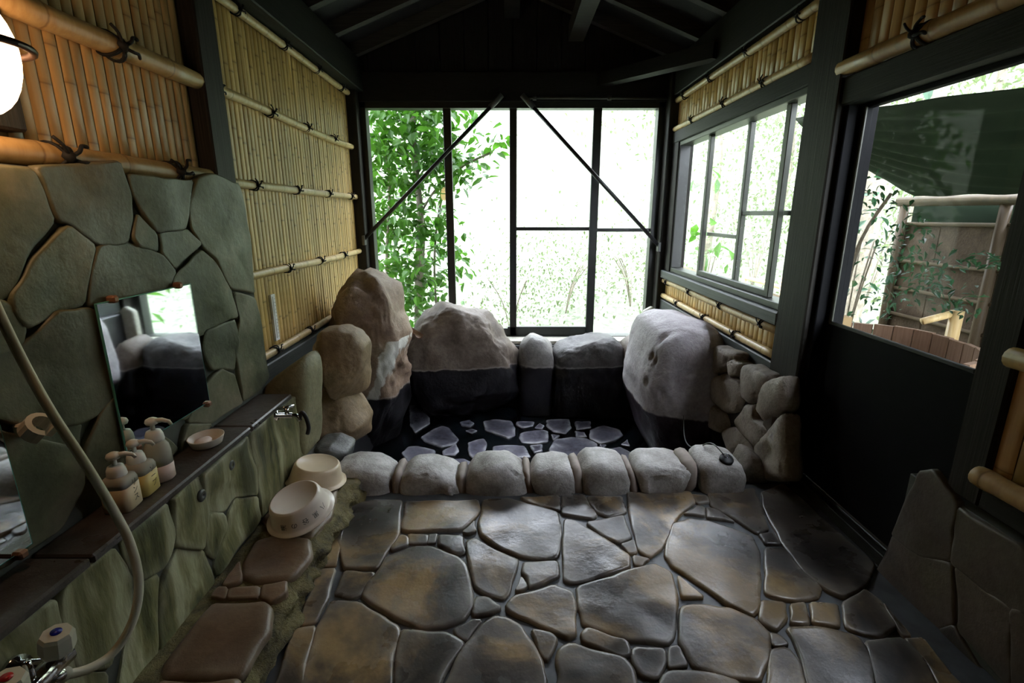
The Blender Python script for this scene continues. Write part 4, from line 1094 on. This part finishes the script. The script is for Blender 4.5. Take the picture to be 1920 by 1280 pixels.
# ================================================================== BATH
bath = thing('stone_bath', 'sunken bath basin with a wet black floor of flagstones', 'bath', (0, 3.1, -.5))
box('basin_floor', (-1.36, 2.08, -.56), (1.42, 4.42, -.452), 'tub_dark', bath, 0)
box('basin_wall', (-1.36, 2.6, -.452), (-1.02, 4.42, .10), 'tub_dark', bath, .01)
box('basin_wall', (-1.36, 2.08, -.452), (-.90, 2.6, .06), 'tub_dark', bath, .01)
box('basin_wall', (-1.36, 4.14, -.452), (1.42, 4.42, .12), 'tub_dark', bath, .01)
box('basin_wall', (1.22, 2.16, -.452), (1.42, 4.2, .40), 'tub_dark', bath, .01)
box('basin_wall', (-.9, 2.08, -.452), (1.22, 2.2, -.005), 'tub_dark', bath, .01)
box('sill_capping', (-1.30, 4.20, .12), (1.30, 4.42, .15), 'rock_slab', bath, .004)
for i, p in enumerate(TUB):
    slab('bath_flagstone', p, XY(-.452), .024, .01, 'tub_stone', bath, bev=.008, rough=.003, seed=600 + i)
o = mesh_obj('water', [(-1.02, 2.2, -.436), (1.22, 2.2, -.436), (1.22, 4.14, -.436), (-1.02, 4.14, -.436)], [(0, 1, 2, 3)], 'water', None, loc=(0, 3.2, -.436))
tag(o, 'shallow still black water on the bath floor', 'water', kind='stuff')

curb = thing('bath_curb', 'row of rounded pale stones forming the front curb of the bath', 'curb', (.1, 2.1, 0))
box('curb_core', (-.92, 2.05, -.02), (1.02, 2.17, .045), 'curb_joint', curb, .02)
for i, p in enumerate(CURB):
    boulder('curb_stone', p, XZ(2.10), .12, 'curb', 4, .38, .45, .026, 7, 700 + i, curb, pits=6 if i in (1, 3, 5) else 2, grow=1.06, facet=.6)
for i, p in enumerate(CJ):
    boulder('joint_stone', p, XZ(2.10), .10, 'curb_joint', 3, .5, .5, .02, 7, 720 + i, curb, grow=1.25)
r_ = thing('drain_stopper', 'black rubber drain stopper lying on the last curb stone', 'stopper', (.965, 2.06, .125))
MB().lathe([(.024, 0), (.030, .004), (.031, .016), (.027, .022), (0, .023)], 22, Matrix.Translation((.965, 2.035, .142)) @ Matrix.Rotation(R(22), 4, 'X')).build('stopper_body', 'rubber', r_, True)
MB().tube([(.965 + .009 * math.cos(R(a)), 2.028, .172 + .009 * math.sin(R(a))) for a in range(0, 361, 30)], .0016, 6, False).build('pull_ring', 'chrome', r_, True)
o = MB().tube(smooth_path([(1.02, 2.75, .06), (.93, 2.45, .05), (.905, 2.25, .10), (.93, 2.13, .185), (.955, 2.04, .172)], 5), .003, 6).build('stopper_cord', 'conduit', None, True); tag(o, 'thin grey cord running from the right boulder to the drain stopper', 'cord')

def bould(key, name, label, mat, depth, **kw):
    Y, poly = ROCK[key]
    o = boulder(name, poly, XZ(Y), depth, mat, seed=hash(key) % 1 + sum(map(ord, key)), **kw)
    tag(o, label, 'rock'); return o
bould('tall', 'boulder', 'tall brown upright boulder with white mineral streaks at the back left of the bath', 'rock_tall', .26, sub=5, amp=.052, freq=4.5, facet=.6, e=.5, e2=.5, back=.3, grow=1.04, cuts=5)
bould('leftup', 'boulder', 'tan angular boulder below the bamboo rail, upper of two at the left', 'rock_tan', .20, sub=5, amp=.03, facet=.5, e=.42, e2=.42, freq=6, grow=1.06, cuts=5)
bould('leftlow', 'boulder', 'tan boulder with sloping top edge, lower of two at the left', 'rock_tan', .20, sub=5, amp=.03, facet=.5, e=.42, e2=.42, freq=6, grow=1.06, cuts=5)
bould('peb1', 'boulder', 'small dark wet stone beneath the lower tan boulder', 'pebble', .12, amp=.05)
bould('peb2', 'boulder', 'small smooth grey stone behind the cream wash bowl', 'pebble', .10, amp=.03)
bould('back1', 'boulder', 'large brown boulder with sloping top under the back window', 'rock_brown', .22, sub=5, amp=.028, e=.45, e2=.45, facet=.4, cuts=4, grow=1.03)
bould('back2', 'boulder', 'small rounded grey boulder under the middle of the back window', 'rock_grey', .19, amp=.03, e=.5, e2=.45)
bould('back3', 'boulder', 'wide dark low boulder under the right half of the back window', 'rock_dark', .20, sub=5, amp=.03, e=.5, e2=.4)
bould('back4', 'boulder', 'small reddish boulder beside the big pale boulder', 'rock_brown', .2, amp=.03, e=.5)
bould('pale', 'stone_slab', 'pale flat slab standing in the back right corner', 'rock_slab', .04, amp=.01, e=.45)
bould('right', 'boulder', 'big pale pitted boulder with dark waterline at the right of the bath', 'rock_pale', .42, sub=5, amp=.018, freq=4, e=.45, e2=.55, back=.45, pits=9, grow=.98)
bould('foot', 'boulder', 'dark worn rock at the foot of the rubble wall beside the last curb stone', 'rubble', .10, amp=.03, e=.5)
bould('block', 'boulder', 'flat-faced yellowish stone block ending the ledge wall', 'rock_low', .12, amp=.012, e=.35, e2=.35)

rub = thing('rubble_wall', 'wall of rounded tan rubble stones under the low right bamboo screen', 'stone wall', (1.25, 2.5, 0))
box('mortar_core', (1.235, 2.14, -.05), (1.42, 3.1, .405), 'curb_joint', rub, .01)
box('wall_end', (1.20, 2.12, 0), (1.42, 2.21, .40), 'dado', rub, .01)
for i, p in enumerate(RUBBLE):
    boulder('rubble_stone', p, YZ(1.235, -1), .055, 'rubble', 4, .48, .55, .03, 8, 800 + i, rub, pits=3, grow=1.12)

r_ = thing('water_spout', 'short split wooden spout jutting between the left boulders', 'spout', (-.85, 3.85, .33))
m = MB(); vs_, fs = [], []
for i, (y, x) in enumerate(((4.0, -.93), (3.62, -.70))):
    for k in range(9):
        a = math.pi + math.pi * k / 8
        for rr in (.035, .027): vs_.append((x + rr * math.cos(a), y, .36 - i * .012 + rr * math.sin(a)))
for k in range(8):
    fs += [(2 * k, 2 * k + 2, 18 + 2 * k + 2, 18 + 2 * k), (2 * k + 1, 18 + 2 * k + 1, 18 + 2 * k + 3, 2 * k + 3), (18 + 2 * k, 18 + 2 * k + 2, 18 + 2 * k + 3, 18 + 2 * k + 1)]
m.add(vs_, fs).build('trough', 'cedar', r_)
o = box('wooden_stake', (-.98, 3.86, .0), (-.89, 3.95, .53), 'bark', bev=.01); tag(o, 'squared wooden stake standing behind the tall boulder', 'stake')

# ================================================================== OUTSIDE
def gz(x, y):
    d = math.hypot(max(0, x - 1.6), max(0, y - 4.6))
    return -.35 + .30 * max(0, d - 1.6) ** 1.2 + .12 * noise.noise(Vector((x * .5, y * .5, 0))) * min(d, 2)
N = 70; vs_, fs = [], []
for i in range(N + 1):
    for j in range(N + 1):
        x = -14 + 34 * i / N; y = -8 + 34 * j / N
        vs_.append((x, y, gz(x, y) - (.5 if (x < 1.75 and y < 4.65) else 0)))
for i in range(N):
    for j in range(N):
        fs.append((i * (N + 1) + j, (i + 1) * (N + 1) + j, (i + 1) * (N + 1) + j + 1, i * (N + 1) + j + 1))
o = mesh_obj('hillside', vs_, fs, 'grass', None, True); tag(o, 'bright grassy hillside outside the windows', 'hillside', kind='structure')

def leaves(name, pts, size, mat, parent, seed, narrow=.5, kind='stuff'):
    rnd = random.Random(seed); vs_, fs = [], []
    for p in pts:
        p = Vector(p); s = size * rnd.uniform(.6, 1.25)
        rot = Matrix.Rotation(rnd.uniform(0, 6.28), 3, 'Z') @ Matrix.Rotation(rnd.uniform(-.3, 1.2), 3, 'Y') @ Matrix.Rotation(rnd.uniform(-.7, .7), 3, 'X')
        w = s * narrow
        sh = [(0, 0, 0), (s * .35, w * .5, s * .06), (s * .7, w * .36, 0), (s, 0, -s * .12), (s * .7, -w * .36, 0), (s * .35, -w * .5, s * .06), (s * .5, 0, -s * .03)]
        k = len(vs_); vs_ += [p + rot @ Vector(q) for q in sh]
        fs += [(k, k + 6, k + 1), (k + 1, k + 6, k + 2), (k + 2, k + 6, k + 3), (k + 3, k + 6, k + 4), (k + 4, k + 6, k + 5), (k + 5, k + 6, k)]
    o = mesh_obj(name, vs_, fs, mat, None, False); child(o, parent); o['kind'] = kind
    return o

def blob(rnd, c, r, n): 
    out = []
    for _ in range(n):
        v = Vector((rnd.gauss(0, 1), rnd.gauss(0, 1), rnd.gauss(0, 1))) * .5
        out.append((c[0] + v.x * r[0], c[1] + v.y * r[1], c[2] + v.z * r[2]))
    return out

# leafy tree behind the left panes
rnd = random.Random(5)
r_ = thing('garden_tree', 'leafy green tree close behind the left panes of the back window', 'tree', (-1.15, 5.6, -.35))
MB().tube(smooth_path([(-1.10, 5.6, -.4), (-1.06, 5.62, .4), (-1.0, 5.6, 1.2), (-1.05, 5.62, 2.0), (-1.0, 5.65, 3.0)], 4), [.05] * 8 + [.035] * 9, 10).build('trunk', 'bark', r_, True)
MB().tube(smooth_path([(-1.35, 5.5, -.4), (-1.40, 5.55, .6), (-1.32, 5.6, 1.6), (-1.42, 5.65, 2.6)], 4), .016, 8).build('stem', 'bark', r_, True)
MB().tube(smooth_path([(-.85, 5.7, -.4), (-.88, 5.65, .6), (-.80, 5.7, 1.3), (-.6, 5.7, 1.9)], 4), .013, 8).build('stem', 'bark', r_, True)
MB().tube(smooth_path([(-1.02, 5.6, 1.2), (-.8, 5.55, 1.5), (-.5, 5.5, 1.72), (-.2, 5.5, 1.85)], 4), .012, 8).build('branch', 'bark', r_, True)
pts = []
for c, rr, n in [((-1.3, 5.6, 2.6), (.55, .5, .6), 260), ((-.95, 5.6, 2.3), (.45, .45, .5), 230), ((-1.5, 5.6, 1.9), (.35, .4, .5), 150), ((-1.1, 5.6, 1.8), (.5, .45, .5), 230),
                 ((-.75, 5.6, 1.75), (.30, .3, .35), 110), ((-.45, 5.5, 1.75), (.30, .3, .30), 70), ((-.15, 5.5, 1.92), (.22, .2, .16), 26), ((-.45, 5.6, 2.3), (.25, .3, .3), 30), ((-1.45, 5.6, 1.2), (.4, .4, .5), 170), ((-1.0, 5.6, 1.15), (.35, .4, .4), 150),
                 ((-.78, 5.6, 1.0), (.18, .3, .4), 40), ((-1.35, 5.6, .6), (.4, .4, .4), 140), ((-.95, 5.6, .55), (.38, .4, .35), 110), ((-1.2, 5.6, .2), (.5, .4, .3), 120), ((-.55, 5.6, .9), (.15, .2, .5), 16)]:
    pts += blob(rnd, c, (rr[0] * .9, rr[1], rr[2] * .9), n)
pts += [(x + rnd.gauss(0, .12), y + rnd.gauss(0, .1), z + rnd.gauss(0, .12)) for x, y, z in pts if x < -.6]
leaves('foliage', pts, .115, 'leaf', r_, 3, .6)

def shrub(label, x, y, w, h, n, mat, leaf, seed, group='pale shrubs on the hillside'):
    rnd = random.Random(seed); z = gz(x, y)
    r_ = thing('garden_shrub', label, 'shrub', (x, y, z), group)
    m = MB()
    for k in range(5):
        a = rnd.uniform(0, 6.28)
        m.tube(smooth_path([(x, y, z - .05), (x + .15 * w * math.cos(a), y + .15 * w * math.sin(a), z + h * .4), (x + .4 * w * math.cos(a), y + .4 * w * math.sin(a), z + h * .7)], 3), .007, 6)
    m.build('stems', 'bark', r_, True)
    leaves('foliage', blob(rnd, (x, y, z + h * .55), (w, w, h * .75), n), leaf, mat, r_, seed, .5)
shrub('pale shrub under the middle sash of the back window', .0, 6.4, .8, 1.1, 1100, 'leaf_pale', .05, 1)
shrub('pale shrub seen low in the third pane of the back window', .75, 6.9, .8, 1.0, 1100, 'leaf_pale', .055, 2)
shrub('pale shrub low in the rightmost pane of the back window', 1.7, 7.0, .8, 1.0, 1000, 'leaf_pale', .055, 3)
shrub('pale bush beyond the sliding window, left half', 3.6, 7.4, 1.3, 1.7, 2000, 'leaf_pale', .07, 4)
shrub('pale bush beyond the sliding window, right half', 4.3, 6.0, 1.3, 1.9, 2000, 'leaf_pale', .065, 5)
shrub('tall pale bush high on the slope beyond the sliding window', 5.8, 8.4, 2.2, 3.0, 2600, 'leaf_pale', .09, 6)
shrub('dark green upright plant at the far left of the sliding window', 2.05, 5.35, .28, 1.6, 60, 'leaf', .17, 8, None)
shrub('dark leafed shrub at the near edge of the sliding window', 2.75, 4.0, .3, 1.9, 90, 'leaf_dark', .10, 9, None)

def sapling(label, base, stems, blobs, leaf, mat, seed):
    rnd = random.Random(seed)
    r_ = thing('garden_tree', label, 'tree', base)
    for s in stems: MB().tube(smooth_path(s, 4), [.017] * (len(s) * 2) + [.011] * (4 * (len(s) - 1) + 1 - len(s) * 2), 7).build('stem', 'bark', r_, True)
    pts = []
    for c, rr, n in blobs: pts += blob(rnd, c, rr, n)
    leaves('foliage', pts, leaf, mat, r_, seed, .45)
for i_, (x, y, z, r3, n) in enumerate(((4.6, 8.8, 3.2, 1.5, 1800), (6.6, 7.4, 3.6, 1.6, 1800), (2.6, 9.6, 3.6, 1.4, 1400))):
    g_ = gz(x, y)
    c_ = thing('garden_tree', ['pale leafy tree far up the slope beyond the middle of the sliding window', 'pale leafy tree far up the slope beyond the near end of the sliding window', 'pale leafy tree on the slope beyond the rightmost pane of the back window'][i_], 'tree', (x, y, g_), 'pale trees on the slope')
    MB().tube(smooth_path([(x, y, g_ - .1), (x + .06, y, g_ + 1), (x, y, z)], 4), .05, 8).build('trunk', 'bark', c_, True)
    leaves('foliage', blob(random.Random(40 + i_), (x, y, z), (r3, r3, r3 * .9), n), .10, 'leaf_pale', c_, 60 + i_, .5)
sapling('slender young tree with fine leaves seen through the door glass', (2.35, 3.5, -.3),
    [[(2.35, 3.55, -.3), (2.36, 3.5, .6), (2.36, 3.42, 1.05), (2.42, 3.3, 1.35)], [(2.32, 3.55, -.3), (2.30, 3.55, .7), (2.26, 3.55, 1.2), (2.20, 3.55, 1.7)]],
    [((2.3, 3.45, 1.30), (.2, .3, .14), 90), ((2.5, 3.25, 1.05), (.18, .22, .20), 120), ((2.6, 3.1, .85), (.2, .2, .14), 120), ((2.65, 2.95, .72), (.15, .16, .08), 60), ((2.6, 2.75, .98), (.12, .14, .05), 40), ((2.25, 3.6, 1.6), (.2, .2, .12), 40), ((2.5, 3.3, .65), (.12, .15, .12), 40)],
    .05, 'leaf_dark', 21)
for i, (x, y) in enumerate(((3.6, 5.2), (5.2, 6.6), (3.3, 8.6))):
    z = gz(x, y)
    o = MB().tube(smooth_path([(x, y, z - .1), (x + .05, y, z + 1.5), (x - .08, y + .05, z + 3), (x, y, z + 5)], 4), [.09] * 13, 10).build('tree_trunk', 'bark', None, True)
    tag(o, ['pale tree trunk nearest beyond the sliding window', 'pale tree trunk on the slope behind the tarp', 'far pale tree trunk at the left of the sliding window'][i], 'tree', 'tree trunks on the slope')
# low bamboo hand-rail fence outside the sliding window
r_ = thing('garden_fence', 'low bamboo rail fence outside the sliding window', 'fence', (2.7, 4.9, -.3))
for y in (4.15, 5.0, 5.85): MB().tube([(2.75, y, -.4), (2.75, y, .62)], .035, 10).build('fence_post', 'bamboo_rail', r_, True)
for z in (.28, .50): MB().tube([(2.75, 4.1, z), (2.75, 5.9, z)], .022, 10).build('fence_rail', 'bamboo_rail', r_, True)

# bark-panel fence behind the outdoor tub
r_ = thing('bark_fence', 'fence of cedar bark panels and old bamboo battens outside the door', 'fence', (3.05, 3.1, -.3))
zs = [-.3, .02, .24, .46, .66, .87, 1.15]; ys = [1.6, 2.12, 2.64, 3.14, 3.62, 3.95]
for i in range(len(ys) - 1):
    for k in range(len(zs) - 1):
        box('bark_panel', (3.05 + .004 * ((i + k) % 2), ys[i] + .004, zs[k] + .004), (3.075 + .004 * ((i + k) % 2), ys[i + 1] - .004, zs[k + 1] - .004), 'bark_panel', r_, .003)
for k, z in enumerate(zs[1:]):
    MB().tube([(3.035, 1.6, z), (3.033, 2.4, z + .01), (3.035, 3.96, z)], .014, 8).build('batten', 'fence_bamboo', r_, True)
for y in (2.12, 3.14, 3.95):
    MB().tube([(3.02, y, -.35), (3.02, y, 1.34)], .032, 10).build('fence_post', 'fence_bamboo', r_, True)
MB().tube([(3.01, 1.5, 1.30), (3.01, 4.0, 1.315)], .036, 10).build('top_rail', 'fence_bamboo', r_, True)
box('shade_cloth', (3.09, 1.6, 1.15), (3.10, 3.95, 1.28), 'tarp', r_, 0)

# tarp stretched over the outdoor bath
A, B, Cc, Dd = Vector((2.0, 3.8, 1.88)), Vector((1.72, 1.2, 1.57)), Vector((2.95, 3.78, 1.345)), Vector((2.95, 1.4, 1.34))
n1, n2 = 60, 40; vs_, fs = [], []
for i in range(n1 + 1):
    for j in range(n2 + 1):
        s, q = i / n1, j / n2
        p = (A * (1 - s) + B * s) * (1 - q) + (Cc * (1 - s) + Dd * s) * q
        p.z -= .10 * math.sin(math.pi * q) * math.sin(math.pi * min(1, s * 1.2 + .1))
        ang = math.atan2(q, s + .04)
        p.z += .030 * math.sin(ang * 34) * math.exp(-1.5 * math.hypot(s, q)) * min(1, 6 * math.hypot(s, q)) + .01 * noise.noise(Vector((s * 6, q * 5, 0)))
        vs_.append(p)
for i in range(n1):
    for j in range(n2): fs.append((i * (n2 + 1) + j, (i + 1) * (n2 + 1) + j, (i + 1) * (n2 + 1) + j + 1, i * (n2 + 1) + j + 1))
o = mesh_obj('tarpaulin', vs_, fs, 'tarp', None, True, loc=(2.4, 2.6, 1.34)); tag(o, 'dark green wrinkled tarpaulin stretched above the outdoor tub', 'tarp')
md = o.modifiers.new('thick', 'SOLIDIFY'); md.thickness = .003

# round cedar tub outside the door
tc = (2.08, 2.87)
r_ = thing('cedar_tub', 'round tub of cedar staves outside the door', 'tub', (tc[0], tc[1], -.3))
ns = 30
for i in range(ns):
    a0, a1 = 2 * math.pi * i / ns + .006, 2 * math.pi * (i + 1) / ns - .006
    ri, ro = .53, .56; zt = .505 + .006 * math.sin(i * 7.3)
    vs_ = [(tc[0] + rr * math.cos(a), tc[1] + rr * math.sin(a), z) for z in (-.3, zt) for rr in (ri, ro) for a in (a0, a1)]
    m = MB(); m.add(vs_, [(0, 1, 3, 2), (4, 6, 7, 5), (0, 4, 5, 1), (2, 3, 7, 6), (0, 2, 6, 4), (1, 5, 7, 3)])
    m.build('stave', 'cedar', r_)
MB().lathe([(.0, -.28), (.53, -.28), (.53, -.26), (0, -.26)], 30, Matrix.Translation((*tc, 0))).build('tub_bottom', 'cedar', r_)
for z in (-.15, .3): MB().tube([(tc[0] + .565 * math.cos(R(a)), tc[1] + .565 * math.sin(R(a)), z) for a in range(0, 361, 12)], .008, 6, False).build('hoop', 'lamp_metal', r_, True)
r_ = thing('bamboo_spout', 'bamboo water spout on a post over the outdoor tub', 'spout', (2.72, 2.98, 0))
MB().tube([(2.72, 2.98, -.3), (2.72, 2.98, .65)], .035, 12).build('spout_post', 'bamboo_rail', r_, True)
MB().tube([(2.70, 2.99, .63), (2.55, 3.02, .575)], [.022, .022], 12).build('spout_pipe', 'bamboo_rail', r_, True)
